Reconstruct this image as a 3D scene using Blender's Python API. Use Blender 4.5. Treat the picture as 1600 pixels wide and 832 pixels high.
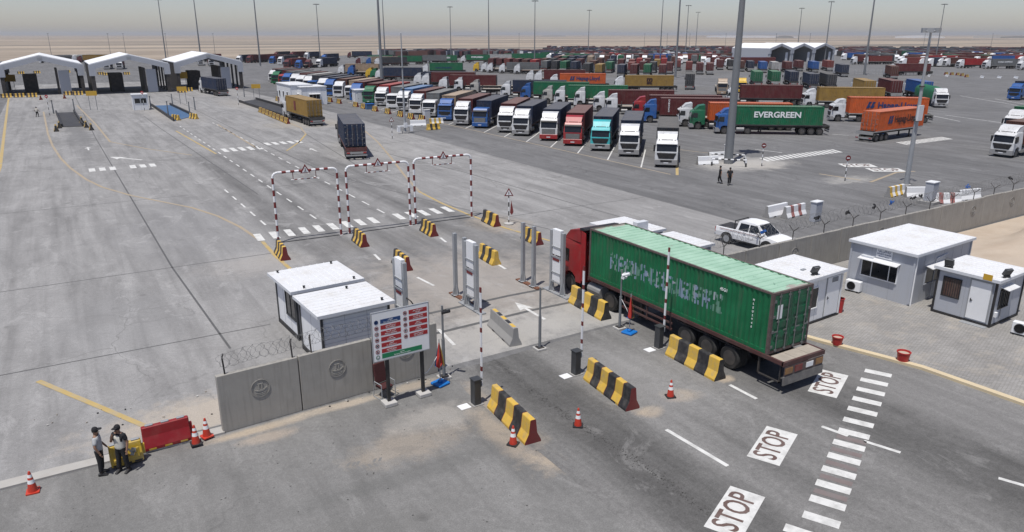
import bpy, bmesh, math, random
from mathutils import Vector, Matrix
random.seed(7)
for o in list(bpy.data.objects): bpy.data.objects.remove(o)
SC = bpy.context.scene
COL = SC.collection
R = math.radians

# ---------------------------------------------------------------- camera, sky, sun, exposure
CH, PT, HD, FPX = 14.05, R(17.47), R(31.2), 1150.0
cam_d = bpy.data.cameras.new('camera'); cam = bpy.data.objects.new('camera', cam_d); COL.objects.link(cam)
cam.location = (0, 0, CH); cam.rotation_euler = (R(90) - PT, 0, -HD)
cam_d.sensor_width = 36; cam_d.lens = 36 * FPX / 1600; cam_d.clip_end = 40000; cam_d.clip_start = 0.1
SC.camera = cam
SUN = Vector((-0.29, -0.16, 1.0)).normalized()            # towards the sun
world = bpy.data.worlds.new('World'); SC.world = world; world.use_nodes = True
nt = world.node_tree; nt.nodes.clear()
sky = nt.nodes.new('ShaderNodeTexSky'); sky.sky_type = 'NISHITA'; sky.sun_disc = False
sky.sun_elevation = math.asin(SUN.z); sky.sun_rotation = math.atan2(SUN.x, SUN.y)
sky.air_density = 0.75; sky.dust_density = 0.75; sky.ozone_density = 0.5; sky.altitude = 10
bg = nt.nodes.new('ShaderNodeBackground'); bg.inputs['Strength'].default_value = 0.104
wo = nt.nodes.new('ShaderNodeOutputWorld')
tint = nt.nodes.new('ShaderNodeMix'); tint.data_type = 'RGBA'; tint.blend_type = 'MULTIPLY'; tint.inputs[0].default_value = 1; tint.inputs[7].default_value = (1.03,.942,.965,1)   # dusty air takes the green out
nt.links.new(sky.outputs[0], tint.inputs[6]); nt.links.new(tint.outputs[2], bg.inputs[0]); nt.links.new(bg.outputs[0], wo.inputs[0])
sd = bpy.data.lights.new('sun', 'SUN'); sd.energy = 4.0; sd.angle = R(0.6); sd.color = (1.0, 0.965, 0.91)
sun = bpy.data.objects.new('sun', sd); COL.objects.link(sun)
sun.rotation_euler = SUN.to_track_quat('Z', 'Y').to_euler(); sun.location = (0, 0, 60)
SC.view_settings.view_transform = 'Standard'; SC.view_settings.look = 'None'
SC.view_settings.gamma = 1.0; SC.view_settings.exposure = 0.02
SC.cycles.max_bounces = 5; SC.cycles.diffuse_bounces = 3; SC.cycles.glossy_bounces = 3
SC.cycles.volume_bounces = 0

# a pixel of the 1600 x 832 photograph -> the point at height z that it shows
_cp, _sp, _sh, _ch = math.cos(PT), math.sin(PT), math.sin(HD), math.cos(HD)
def G(px, py, z=0.0):
    a = (px - 800) / FPX; b = (py - 416) / FPX
    f, u = _cp - b * _sp, -_sp - b * _cp
    t = (z - CH) / u
    return (a * t * _ch + f * t * _sh, -a * t * _sh + f * t * _ch)
def HH(px, py, ty):
    x, y = G(px, py); f = x * _sh + y * _ch; b = (ty - 416) / FPX
    return CH + f * (-_sp - b * _cp) / (_cp - b * _sp)

# ---------------------------------------------------------------- mesh builder
class MB:
    def __init__(s): s.v, s.f, s.m = [], [], []
    def add(s, vs, fs, m=0):
        b = len(s.v); s.v += [tuple(p) for p in vs]
        for f in fs: s.f.append([i + b for i in f]); s.m.append(m)
        return s
    def box(s, x0, x1, y0, y1, z0, z1, m=0):
        vs = [(x0,y0,z0),(x1,y0,z0),(x1,y1,z0),(x0,y1,z0),(x0,y0,z1),(x1,y0,z1),(x1,y1,z1),(x0,y1,z1)]
        return s.add(vs, [(0,3,2,1),(4,5,6,7),(0,1,5,4),(1,2,6,5),(2,3,7,6),(3,0,4,7)], m)
    def obox(s, c, d, rz=0, m=0, rx=0, ry=0):
        M = Matrix.Translation(c) @ Matrix.Rotation(rz,4,'Z') @ Matrix.Rotation(ry,4,'Y') @ Matrix.Rotation(rx,4,'X')
        t = MB().box(-d[0]/2,d[0]/2,-d[1]/2,d[1]/2,-d[2]/2,d[2]/2)
        return s.add([M @ Vector(p) for p in t.v], t.f, m)
    def prism(s, pts, axis, a0, a1, m=0, mcap=None):
        n = len(pts)
        def P(p, a): return (a,p[0],p[1]) if axis=='x' else (p[0],a,p[1]) if axis=='y' else (p[0],p[1],a)
        vs = [P(p,a0) for p in pts] + [P(p,a1) for p in pts]
        s.add(vs, [(i,(i+1)%n,(i+1)%n+n,i+n) for i in range(n)], m)
        return s.add(vs, [tuple(range(n))[::-1], tuple(range(n,2*n))], m if mcap is None else mcap)
    def tube(s, p, q, r, n=8, m=0, r2=None, cap=True):
        p, q = Vector(p), Vector(q); d = (q-p)
        if d.length < 1e-6: return s
        d.normalize(); u = d.orthogonal().normalized(); w = d.cross(u); r2 = r if r2 is None else r2
        vs = []
        for c, rr in ((p,r),(q,r2)):
            for i in range(n):
                a = 2*math.pi*i/n; vs.append(c + (u*math.cos(a)+w*math.sin(a))*rr)
        s.add(vs, [(i,(i+1)%n,(i+1)%n+n,i+n) for i in range(n)], m)
        if cap: s.add(vs, [tuple(range(n))[::-1], tuple(range(n,2*n))], m)
        return s
    def path(s, pts, r, n=6, m=0):
        for a, b in zip(pts, pts[1:]): s.tube(a, b, r, n, m)
        return s
    def lathe(s, prof, c=(0,0,0), axis='z', n=20, m=0, ms=None):
        c = Vector(c); vs = []
        for r, h in prof:
            for i in range(n):
                a = 2*math.pi*i/n; x, y = r*math.cos(a), r*math.sin(a)
                vs.append(c + Vector({'z':(x,y,h),'x':(h,x,y),'y':(x,h,y)}[axis]))
        for k in range(len(prof)-1):
            s.add(vs[k*n:(k+2)*n], [(i,(i+1)%n,(i+1)%n+n,i+n) for i in range(n)], m if ms is None else ms[k])
        if prof[0][0] > 1e-5: s.add(vs[:n], [tuple(range(n))], m if ms is None else ms[0])
        if prof[-1][0] > 1e-5: s.add(vs[-n:], [tuple(range(n))], m if ms is None else ms[-1])
        return s
    def quad(s, pts, m=0): return s.add(pts, [tuple(range(len(pts)))], m)
    def xf(s, M):
        s.v = [tuple(M @ Vector(p)) for p in s.v]; return s
    def mesh(s, name, mats, bevel=0, smooth=False, merge=True):
        me = bpy.data.meshes.new(name); bm = bmesh.new()
        vs = [bm.verts.new(p) for p in s.v]
        for f, m in zip(s.f, s.m):
            try: fc = bm.faces.new([vs[i] for i in f]); fc.material_index = m
            except ValueError: pass
        if merge: bmesh.ops.remove_doubles(bm, verts=bm.verts, dist=1e-4)
        bmesh.ops.recalc_face_normals(bm, faces=bm.faces)
        if bevel:
            es = [e for e in bm.edges if len(e.link_faces)==2 and e.calc_face_angle(0) > 0.35]
            bmesh.ops.bevel(bm, geom=es, offset=bevel, segments=1, affect='EDGES', clamp_overlap=True)
        if smooth:
            for f in bm.faces: f.smooth = True
        bm.to_mesh(me); bm.free()
        for m in (mats if isinstance(mats,(list,tuple)) else [mats]): me.materials.append(m)
        if smooth:
            try: me.set_sharp_from_angle(angle=R(38))
            except Exception: pass
        return me
    def build(s, name, mats, parent=None, **k):
        o = bpy.data.objects.new(name, s.mesh(name, mats, **k)); COL.objects.link(o)
        adopt(o, parent)
        return o

KIDS = {}
def adopt(o, parent):
    if parent is not None: o.parent = parent; KIDS.setdefault(parent.name, []).append(o)
def tag(o, label=None, cat=None, group=None, kind=None):
    if label: o['label'] = label
    if cat: o['category'] = cat
    if group: o['group'] = group
    if kind: o['kind'] = kind
    return o
def thing(name, label, cat, loc=(0,0,0), rz=0, group=None):
    o = bpy.data.objects.new(name, None); COL.objects.link(o); o.empty_display_size = .2
    o.location = loc if len(loc)==3 else (loc[0],loc[1],0); o.rotation_euler = (0,0,rz)
    return tag(o, label, cat, group)
def children(o):
    return list(KIDS.get(o.name, ()))
def copy_tree(o, parent=None):
    c = o.copy(); COL.objects.link(c)
    adopt(c, parent)
    for ch in children(o): copy_tree(ch, c)
    return c

# ---------------------------------------------------------------- materials
def _n(t, k, **kw):
    n = t.nodes.new(k)
    for a, b in kw.items(): setattr(n, a, b)
    return n
def noise(t, vec, scale, detail=3, rough=.55, dist=0):
    n = _n(t,'ShaderNodeTexNoise'); n.inputs['Scale'].default_value=scale; n.inputs['Detail'].default_value=detail
    n.inputs['Roughness'].default_value=rough; n.inputs['Distortion'].default_value=dist
    t.links.new(vec, n.inputs['Vector']); return n.outputs['Fac']
def mapping(t, vec, sc=(1,1,1), loc=(0,0,0), rot=(0,0,0)):
    n = _n(t,'ShaderNodeMapping'); n.inputs['Scale'].default_value=sc; n.inputs['Location'].default_value=loc; n.inputs['Rotation'].default_value=rot
    t.links.new(vec, n.inputs['Vector']); return n.outputs[0]
def ramp(t, fac, stops, interp='LINEAR'):
    n = _n(t,'ShaderNodeValToRGB'); cr = n.color_ramp; cr.interpolation = interp
    while len(cr.elements) < len(stops): cr.elements.new(.5)
    for e,(p,c) in zip(cr.elements, stops):
        e.position = p; e.color = (c,c,c,1) if not isinstance(c,tuple) else (*c[:3],1)
    t.links.new(fac, n.inputs[0]); return n.outputs[0]
def mixc(t, fac, a, b, mode='MIX'):
    n = _n(t,'ShaderNodeMix', data_type='RGBA', blend_type=mode)
    for sock, v in ((n.inputs[0],fac),(n.inputs[6],a),(n.inputs[7],b)):
        if isinstance(v,(int,float)): sock.default_value = v
        elif isinstance(v,tuple): sock.default_value = (*v[:3],1)
        else: t.links.new(v, sock)
    return n.outputs[2]
def mth(t, op, a, b=None, clamp=False):
    n = _n(t,'ShaderNodeMath', operation=op, use_clamp=clamp)
    for i,v in enumerate((a,b)):
        if v is None: continue
        if isinstance(v,(int,float)): n.inputs[i].default_value = v
        else: t.links.new(v, n.inputs[i])
    return n.outputs[0]
def new_mat(name):
    m = bpy.data.materials.new(name); m.use_nodes = True; t = m.node_tree
    b = t.nodes['Principled BSDF']; tc = _n(t,'ShaderNodeTexCoord')
    return m, t, b, tc.outputs['Object']
def bump(t, b, h, strength=.3, dist=.02):
    n = _n(t,'ShaderNodeBump'); n.inputs['Strength'].default_value=strength; n.inputs['Distance'].default_value=dist
    t.links.new(h, n.inputs['Height']); t.links.new(n.outputs[0], b.inputs['Normal'])
def mk(name, col, rough=.6, metal=0, var=.18, scale=2.5, dirt=0, dirtcol=(.28,.24,.19), streak=0, bmp=0, spec=.5):
    m, t, b, oc = new_mat(name)
    f = noise(t, oc, scale, 4)
    c = mixc(t, f, tuple(x*(1-var) for x in col), tuple(min(1,x*(1+var)) for x in col))
    if dirt:
        d = noise(t, oc, scale*.7+.3, 5, .65)
        c = mixc(t, mth(t,'MULTIPLY', ramp(t,d,[(.45,0.),(.75,1.)]), dirt), c, dirtcol)
    if streak:
        d = noise(t, mapping(t, oc, (5,5,.35)), 1.5, 3)
        c = mixc(t, mth(t,'MULTIPLY', ramp(t,d,[(.5,0.),(.72,1.)]), streak), c, dirtcol)
    t.links.new(c, b.inputs['Base Color'])
    b.inputs['Roughness'].default_value = rough; b.inputs['Metallic'].default_value = metal
    b.inputs['Specular IOR Level'].default_value = spec
    if bmp: bump(t, b, noise(t, oc, scale*12, 3), bmp)
    return m
def mk_obj(name, rough=.4, dirt=.3, streak=0, dust=0, rust=0, spec=.5):
    """paint whose colour is the object's own colour"""
    m, t, b, oc = new_mat(name)
    oi = _n(t,'ShaderNodeObjectInfo'); c = oi.outputs['Color']
    rv = _n(t,'ShaderNodeCombineXYZ'); t.links.new(mth(t,'MULTIPLY',oi.outputs['Random'],37.0), rv.inputs[0]); t.links.new(mth(t,'MULTIPLY',oi.outputs['Random'],91.0), rv.inputs[2])
    va = _n(t,'ShaderNodeVectorMath', operation='ADD'); t.links.new(oc, va.inputs[0]); t.links.new(rv.outputs[0], va.inputs[1]); vec = va.outputs[0]
    f = noise(t, vec, 1.2, 4)
    c = mixc(t, 1.0, c, ramp(t, f, [(.2,.75),(.8,1.18)]), 'MULTIPLY')
    c = mixc(t, mth(t,'MULTIPLY', ramp(t, noise(t, vec, 1.0, 6, .7), [(.45,0.),(.8,1.)]), dirt), c, (.21,.18,.15))
    if streak:
        d = noise(t, mapping(t, vec, (4,4,.3)), 1.6, 4)
        c = mixc(t, mth(t,'MULTIPLY', ramp(t,d,[(.52,0.),(.74,1.)]), streak), c, (.13,.085,.06))
    if rust:
        d = noise(t, vec, 2.3, 6, .7)
        c = mixc(t, mth(t,'MULTIPLY', ramp(t,d,[(.6,0.),(.66,1.)]), rust), c, (.10,.045,.025))
    if dust: c = mixc(t, dust, c, (.40,.38,.35))
    t.links.new(c, b.inputs['Base Color']); b.inputs['Roughness'].default_value = rough
    b.inputs['Specular IOR Level'].default_value = spec
    return m

M = {}
M['cabpaint'] = mk_obj('cab_paint', .38, .26, .3)
M['contpaint'] = mk_obj('container_paint', .6, .22, .4, 0, .5, .3)
M['controof'] = mk_obj('container_roof_paint', .75, .35, 0, .26, .5, .2)
M['plainobj'] = mk_obj('plain_paint', .7, .2)
M['glass'] = mk('dark_glass', (.012,.014,.017), .08, 0, .1, 1, .12, (.08,.075,.07))
M['black'] = mk('black_plastic', (.018,.018,.02), .6, 0, .2, 3, .3, (.09,.08,.07))
M['chassis'] = mk('chassis_steel', (.035,.032,.032), .7, 0, .3, 2, .5, (.13,.11,.09))
M['tyre'] = mk('tyre_rubber', (.020,.020,.020), .85, 0, .2, 3, .35, (.10,.095,.088))
M['rim'] = mk('wheel_rim', (.085,.08,.078), .6, .2, .25, 4, .5, (.17,.145,.12))
M['lampw'] = mk('clear_lamp', (.75,.76,.76), .15, 0, .05)
M['lampr'] = mk('red_lamp', (.35,.02,.02), .3, 0, .1)
M['lampa'] = mk('amber_lamp', (.55,.25,.05), .3, 0, .1)
M['galv'] = mk('galvanised_steel', (.36,.375,.39), .5, .25, .1, 2, .25, (.25,.24,.22))
M['mast'] = mk('mast_steel', (.20,.21,.22), .55, .2, .12, 1.2, .2, (.16,.15,.14))
M['white'] = mk('white_paint', (.78,.79,.80), .45, 0, .05, 1.5, .1, (.5,.47,.42))
M['roofwhite'] = mk('white_roof_sheet', (.70,.712,.73), .55, 0, .06, 1.1, .5, (.50,.47,.42), .3)
M['shedroof'] = mk('bright_shed_roof', (.82,.83,.84), .55, 0, .04, .5, .1, (.6,.58,.54))
M['panel'] = mk('sandwich_panel', (.62,.64,.67), .5, 0, .05, 1.0, .15, (.45,.43,.4), .12)
M['panelgrey'] = mk('grey_sandwich_panel', (.42,.44,.48), .5, 0, .06, 1.0, .15, (.35,.33,.3), .12)
M['concrete'] = mk('cast_concrete', (.30,.295,.285), .9, 0, .14, 1.2, .25, (.22,.21,.2), .3, .2)
M['conlight'] = mk('pale_concrete', (.46,.45,.43), .9, 0, .12, 2.0, .2, (.35,.31,.26), 0, .2)
M['yellow'] = mk('yellow_paint', (.64,.41,.06), .65, 0, .15, 4, .6, (.34,.28,.18), .25)
M['blackp'] = mk('black_paint', (.021,.021,.023), .65, 0, .3, 4, .65, (.11,.10,.09), .3)
M['redp'] = mk('dark_red_paint', (.17,.022,.022), .6, 0, .2, 3, .3, (.12,.08,.06))
M['red'] = mk('red_paint', (.42,.025,.022), .5, 0, .15, 3, .15, (.3,.2,.15))
M['redplastic'] = mk('red_plastic', (.25,.008,.012), .45, 0, .2, 3, .2, (.25,.15,.12))
M['yelplastic'] = mk('yellow_plastic', (.48,.32,.03), .5, 0, .2, 4, .35, (.45,.42,.35))
M['orange'] = mk('cone_orange', (.50,.04,.02), .5, 0, .12, 6, .2, (.4,.3,.2))
M['blue'] = mk('blue_plastic', (.012,.16,.50), .4, 0, .15, 4)
M['wood'] = mk('weathered_deck_board', (.36,.32,.27), .85, 0, .2, 3, .4, (.22,.19,.16))
M['whitemark'] = mk('white_road_paint', (.64,.64,.62), .8, 0, .1, 2.2, .75, (.33,.325,.31))
M['yelmark'] = mk('yellow_road_paint', (.45,.33,.13), .8, 0, .15, 1.6, .85, (.33,.31,.28))
M['oldyel'] = mk('worn_orange_road_paint', (.36,.29,.20), .85, 0, .12, .5, .6, (.32,.31,.29))
M['kerbyel'] = mk('sandy_yellow_kerb_paint', (.60,.50,.33), .85, 0, .1, 1.2, .4, (.45,.38,.29))
M['letter'] = mk('dark_letter_paint', (.12,.075,.065), .85, 0, .3, 2, .3, (.25,.23,.22))
M['rust'] = mk('rusty_steel', (.16,.07,.04), .85, 0, .3, 4)
M['skin'] = mk('skin', (.25,.14,.09), .6, 0, .1, 8)
M['cloth_black'] = mk('black_cloth', (.014,.014,.016), .9, 0, .3, 9)
M['cloth_grey'] = mk('pale_grey_cloth', (.42,.43,.44), .9, 0, .14, 7)
M['cloth_vest'] = mk('off_white_vest_cloth', (.55,.53,.47), .9, 0, .12, 8)
M['cloth_red'] = mk('red_upholstery', (.06,.016,.016), .9, 0, .2, 6)
M['fabric_red'] = mk('red_fabric', (.40,.03,.02), .8, 0, .2, 6)
M['fabric_blue'] = mk('blue_fabric', (.02,.12,.42), .8, 0, .2, 6)
M['grate'] = mk('dark_joint', (.10,.10,.10), .9, 0, .3, 2)
M['tarpgreen'] = mk('green_tarpaulin', (.015,.13,.07), .7, 0, .2, 1.5, .2)
M['letterwhite'] = mk('white_lettering', (.78,.80,.80), .6, 0, .04)
M['letterblue'] = mk('blue_lettering', (.01,.035,.13), .6, 0, .04)
M['letterdark'] = mk('dark_red_lettering', (.035,.008,.008), .6, 0, .05)
M['signblue'] = mk('sign_blue', (.012,.05,.17), .5, 0, .05)
M['signred'] = mk('sign_red', (.36,.02,.025), .5, 0, .05)
M['signgreen'] = mk('sign_green', (.008,.20,.08), .5, 0, .05)
M['signyel'] = mk('sign_yellow', (.55,.33,.03), .6, 0, .12, 3, .2)
M['redpatch'] = mk('red_brown_road_paint', (.185,.15,.145), .9, 0, .2, 2, .7, (.19,.185,.18))

CC = {'maroon':(.105,.020,.022),'rust red':(.19,.035,.030),'navy':(.016,.030,.065),'blue':(.018,.10,.33),'green':(.008,.135,.06),
      'grey':(.15,.16,.165),'dark grey':(.040,.045,.052),'orange':(.55,.105,.025),'ochre':(.30,.185,.045),'white':(.66,.67,.68),
      'teal':(.05,.45,.48),'red':(.34,.018,.022),'tan':(.36,.27,.19),'yellow':(.66,.42,.03),'brown':(.10,.035,.025),'pale grey':(.42,.42,.41),
      'pale blue':(.10,.22,.42),'silver':(.42,.41,.38),'black':(.02,.02,.022)}

def text(s, size, mat, parent=None, loc=(0,0,0), rot=(0,0,0), name='lettering', align='CENTER', ext=.004, sx=1.0, fit=None, bold=.014):
    cu = bpy.data.curves.new(name,'FONT'); cu.body = s; cu.size = size; cu.align_x = align; cu.align_y = 'CENTER'; cu.extrude = ext; cu.offset = size*bold; cu.resolution_u = 3
    tmp = bpy.data.objects.new(name, cu); COL.objects.link(tmp)
    dg = bpy.context.evaluated_depsgraph_get(); dg.update()
    me = bpy.data.meshes.new_from_object(tmp.evaluated_get(dg)); bpy.data.objects.remove(tmp)
    if len(me.vertices) and fit:
        w = max(v.co.x for v in me.vertices) - min(v.co.x for v in me.vertices); sx = fit / max(w,.01)
    for v in me.vertices: v.co.x *= sx
    me.materials.clear(); me.materials.append(mat)
    o = bpy.data.objects.new(name, me); COL.objects.link(o); o.location = loc; o.rotation_euler = rot; adopt(o, parent)
    return o
# ---------------------------------------------------------------- ground, roads, markings
def ellipse(t, oc, x, y, rx, ry, rot=0, jitter=.5, nz=None):
    """soft irregular patch of stain or sand: 1 inside, 0 outside"""
    v = mapping(t, oc, (1/rx,1/ry,0), (0,0,0), (0,0,0))
    v2 = _n(t,'ShaderNodeVectorMath', operation='SUBTRACT'); t.links.new(v, v2.inputs[0]); v2.inputs[1].default_value = (x/rx, y/ry, 0)
    l = _n(t,'ShaderNodeVectorMath', operation='LENGTH'); t.links.new(v2.outputs[0], l.inputs[0])
    d = l.outputs['Value']
    if nz is not None: d = mth(t,'ADD', d, mth(t,'MULTIPLY', mth(t,'SUBTRACT', nz, .5), jitter*3.4))
    return ramp(t, d, [(.42,1.),(.72,.45),(1.05,0.)])
def ground_mat(name, base, spots=(), lanes=None, var=.16, darker=.35, streaky=True, grain=.14):
    m, t, b, oc = new_mat(name)
    big = noise(t, oc, .035, 5, .6, .6); mid = noise(t, mapping(t, oc, (1,.35,1)), .35, 5, .65, .8); fine = noise(t, oc, 5.0, 4, .7)
    nz = noise(t, oc, .75, 9, .74)
    c = mixc(t, ramp(t,big,[(.3,0.),(.7,1.)]), tuple(x*(1-var) for x in base), tuple(x*(1+var*.7) for x in base))
    c = mixc(t, 1.0, c, ramp(t, mid, [(.25,.74),(.75,1.16)]), 'MULTIPLY')
    if streaky:   # old tyre wear lying along the traffic and sweeping curves
        s1 = noise(t, mapping(t, oc, (1.1,.05,1)), 1.0, 4, .6, .6)
        c = mixc(t, 1.0, c, ramp(t, s1, [(.42,1.),(.7,1-darker)]), 'MULTIPLY')
        wv = noise(t, mapping(t, oc, (.6,.12,1), (3,7,0), (0,0,R(38))), 1.3, 4, .6, 1.6)
        c = mixc(t, 1.0, c, ramp(t, wv, [(.55,1.),(.75,1-darker*.6)]), 'MULTIPLY')
    c = mixc(t, 1.0, c, ramp(t, fine, [(.25,1-grain),(.75,1+grain*.8)]), 'MULTIPLY')
    if lanes:     # (x0, x1, [(x, value)...], y0, y1): wheel paths worn dark along the lanes
        x0, x1, stops, y0, y1 = lanes
        sx = _n(t,'ShaderNodeSeparateXYZ'); t.links.new(oc, sx.inputs[0])
        wob = mth(t,'ADD', sx.outputs[0], mth(t,'MULTIPLY', mth(t,'SUBTRACT', noise(t, mapping(t,oc,(.2,.08,1)), 1.0, 3), .5), 1.6))
        fx = mth(t,'DIVIDE', mth(t,'SUBTRACT', wob, x0), x1-x0, True)
        rr = ramp(t, fx, [((x-x0)/(x1-x0), v) for x,v in stops])
        fy = mth(t,'DIVIDE', mth(t,'SUBTRACT', sx.outputs[1], y0), y1-y0, True)
        my = ramp(t, fy, [(0.,0.),(.08,1.),(.8,1.),(1.,0.)])
        my = mth(t,'MULTIPLY', my, ramp(t, nz, [(.25,.55),(.6,1.)]))
        c = mixc(t, my, c, mixc(t, 1.0, c, rr, 'MULTIPLY'))
    for (x,y,rx,ry,col,amt,*j) in spots:
        c = mixc(t, mth(t,'MULTIPLY', ellipse(t, oc, x, y, rx, ry, 0, j[0] if j else .6, nz), amt), c, col)
    # water and oil stains with ragged edges, hairline cracks, fine grit
    st_ = noise(t, mapping(t, oc, (.5,.8,1), (11,4,0)), .4, 9, .72, 1.2)
    c = mixc(t, mth(t,'MULTIPLY', ramp(t, st_, [(.56,0.),(.60,.8),(.66,.25),(.8,.9)]), .34), c, tuple(x*.62 for x in base))
    lt = noise(t, mapping(t, oc, (.9,.5,1), (3,17,0), (0,0,R(20))), .55, 9, .72, .8)
    c = mixc(t, mth(t,'MULTIPLY', ramp(t, lt, [(.57,0.),(.64,1.)]), .32), c, tuple(min(.5,x*1.35+.02) for x in base))
    cr = _n(t,'ShaderNodeTexVoronoi', feature='DISTANCE_TO_EDGE'); cr.inputs['Scale'].default_value = .16
    wv2 = _n(t,'ShaderNodeVectorMath', operation='ADD'); nn = _n(t,'ShaderNodeTexNoise'); nn.inputs['Scale'].default_value=.9; nn.inputs['Detail'].default_value=6; t.links.new(oc, nn.inputs['Vector']); t.links.new(oc, wv2.inputs[0]); t.links.new(nn.outputs['Color'], wv2.inputs[1]); t.links.new(wv2.outputs[0], cr.inputs['Vector'])
    c = mixc(t, mth(t,'MULTIPLY', mth(t,'MULTIPLY', ramp(t, cr.outputs['Distance'], [(.0,1.),(.006,0.)]), ramp(t, big, [(.5,0.),(.56,1.)])), .6), c, tuple(x*.45 for x in base))
    gr = noise(t, oc, 22, 3, .8); c = mixc(t, 1.0, c, ramp(t, gr, [(.3,.78),(.7,1.2)]), 'MULTIPLY')
    vo = _n(t,'ShaderNodeTexVoronoi'); vo.inputs['Scale'].default_value = .35; t.links.new(oc, vo.inputs['Vector'])
    c = mixc(t, mth(t,'MULTIPLY', ramp(t, mth(t,'ADD', vo.outputs['Distance'], mth(t,'MULTIPLY',nz,.12)), [(.09,1.),(.16,0.)]), .45), c, tuple(x*.45 for x in base))
    t.links.new(c, b.inputs['Base Color']); b.inputs['Roughness'].default_value = .92; b.inputs['Specular IOR Level'].default_value = .25
    bump(t, b, fine, .25, .02)
    return m
SANDC = (.40,.335,.26)
def sheet(name, pts, z, mat, th=0):
    mb = MB(); mb.quad([(x,y,z) for x,y in pts]); o = mb.build(name, mat); tag(o, kind='structure'); return o

# desert to the horizon
m, t, b, oc = new_mat('desert_sand')
f1 = noise(t, mapping(t, oc, (.0012,.0035,1), (0,0,0), (0,0,HD)), 1.0, 6, .62, .4); f2 = noise(t, oc, .02, 5, .65); f3 = noise(t, oc, .9, 4, .6)
c = mixc(t, ramp(t,f1,[(.38,0.),(.62,1.)]), (.255,.215,.175), (.43,.36,.285))
c = mixc(t, ramp(t, noise(t, mapping(t, oc, (.0006,.004,1), (5,3,0), (0,0,HD)), 1.0, 5, .6), [(.52,0.),(.6,.8)]), c, (.165,.155,.14))
c = mixc(t, 1.0, c, ramp(t, f2, [(.3,.84),(.7,1.1)]), 'MULTIPLY'); c = mixc(t, 1.0, c, ramp(t, f3, [(.3,.9),(.7,1.08)]), 'MULTIPLY')
t.links.new(c, b.inputs['Base Color']); b.inputs['Roughness'].default_value = .95; b.inputs['Specular IOR Level'].default_value = .1
bump(t, b, f2, .4, .5); M['desert'] = m
sheet('desert_ground', [(-9000,-3000),(16000,-3000),(16000,16000),(-9000,16000)], -.03, m)

M['lot'] = ground_mat('lot_asphalt', (.182,.181,.182), [(66,57.5,7.5,4.6,(.40,.385,.36),.95,.35),(67.5,45.4,4,2,(.36,.35,.33),.7),(66.5,55,2.5,2,(.38,.36,.33),.8)], None, .12, .22)
lot = [(-90,-60), G(-60,97), G(120,94.5), G(330,93), G(480,90), G(560,86), G(700,82), G(850,79), G(1000,76), G(1160,75), G(1400,77), G(1700,80), (560,-60)]
sheet('parking_lot', lot, 0, M['lot'])
apron_spots = [(19,36,9,9,(.36,.325,.29),.6),(17,29,5.5,3.2,(.40,.385,.36),.7),(22,29,5,3,(.38,.37,.35),.6),(28,48,2.5,4,(.40,.34,.27),.5),(3,28,5,2.0,(.44,.385,.32),.75),(9,47,4,3,(.37,.35,.33),.5),
  (1,40,4,7,(.24,.24,.24),.35),(7,60,6,14,(.23,.23,.235),.3),(2.0,140,2.2,45,(.15,.15,.15),.7),(35,122,9,7,(.36,.33,.28),.5),(18,155,6,26,(.38,.35,.31),.35),(33,165,5,18,(.38,.35,.31),.35)]
M['apron'] = ground_mat('apron_concrete', (.305,.30,.295), apron_spots,
   (10, 30, [(10,1.),(12.3,1.),(13.6,.58),(15.0,.85),(16.2,.62),(17.2,1.),(18.8,.68),(20.2,.92),(21.4,.7),(22.4,1.),(23.8,.58),(25.1,.82),(26.4,.6),(27.6,1.)], 26, 100), .12, .22)
sheet('concrete_apron', [(-9.0,88),(-70,80),(-70,25.6),(27.0,27.2),(44.25,28.2),(44.25,150),(41,240),(41,262),(-9.6,262)], .004, M['apron'])
M['fore'] = ground_mat('forecourt_surface', (.215,.212,.205),
   [(8.9,21.8,2.6,1.3,SANDC,.4),(13.3,18.3,1.9,1.1,SANDC,.75),(13.9,16.4,.9,1.5,SANDC,.6),(10.5,23.2,2.3,1.2,(.36,.34,.31),.6),(4.2,25.7,2.4,.35,SANDC,.9,.3),(7.5,25.9,3,.35,(.42,.36,.29),.8,.3),(10.9,26.0,1.5,.45,SANDC,.6,.3),(12.1,20.8,.7,3.0,SANDC,.5),
    (4,18,6,1.2,(.15,.148,.14),.4),(8,20,5,.6,(.13,.13,.125),.45),(-1,21,2.6,1.5,(.16,.16,.155),.35),(4.7,25.0,1.2,.5,(.40,.335,.27),.6)], None, .14, .16)
sheet('forecourt', [(-70,-60),(13.3,-60),(12.75,10),(12.55,24.3),(12.9,26.5),(12.35,26.5),(3.3,26.02),(-70,26.0)], .008, M['fore'])
M['lane'] = ground_mat('lane_asphalt', (.205,.201,.195), [(19.9,19.6,.9,.7,SANDC,.8),(22.6,19.7,.5,.4,SANDC,.8),(17.9,19.2,.8,.5,SANDC,.85),(12.9,22,.7,3.5,SANDC,.55),(19.3,22,2.2,5,(.26,.255,.25),.5),(28,14,3,5,(.22,.215,.21),.35)],
   (12, 31, [(12,1.1),(13.4,1.0),(14.2,.55),(15.4,.62),(16.6,.6),(17.6,1.15),(19,1.0),(20.4,1.12),(22,1.12),(23.6,.62),(25.2,.6),(26.4,.55),(27.6,1.0),(31,1.1)], -30, 40), .1, .22, True, .2)
sheet('approach_road', [(12.75,10),(13.3,-60),(31.4,-60),(31.0,11.9),(30.75,15.9),(30.3,17.5),(29.5,20.1),(29.0,22),(28.4,26.6),(20.6,26.9),(14.8,26.45),(12.9,26.5),(12.55,24.3)], .0115, M['lane'])

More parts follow.
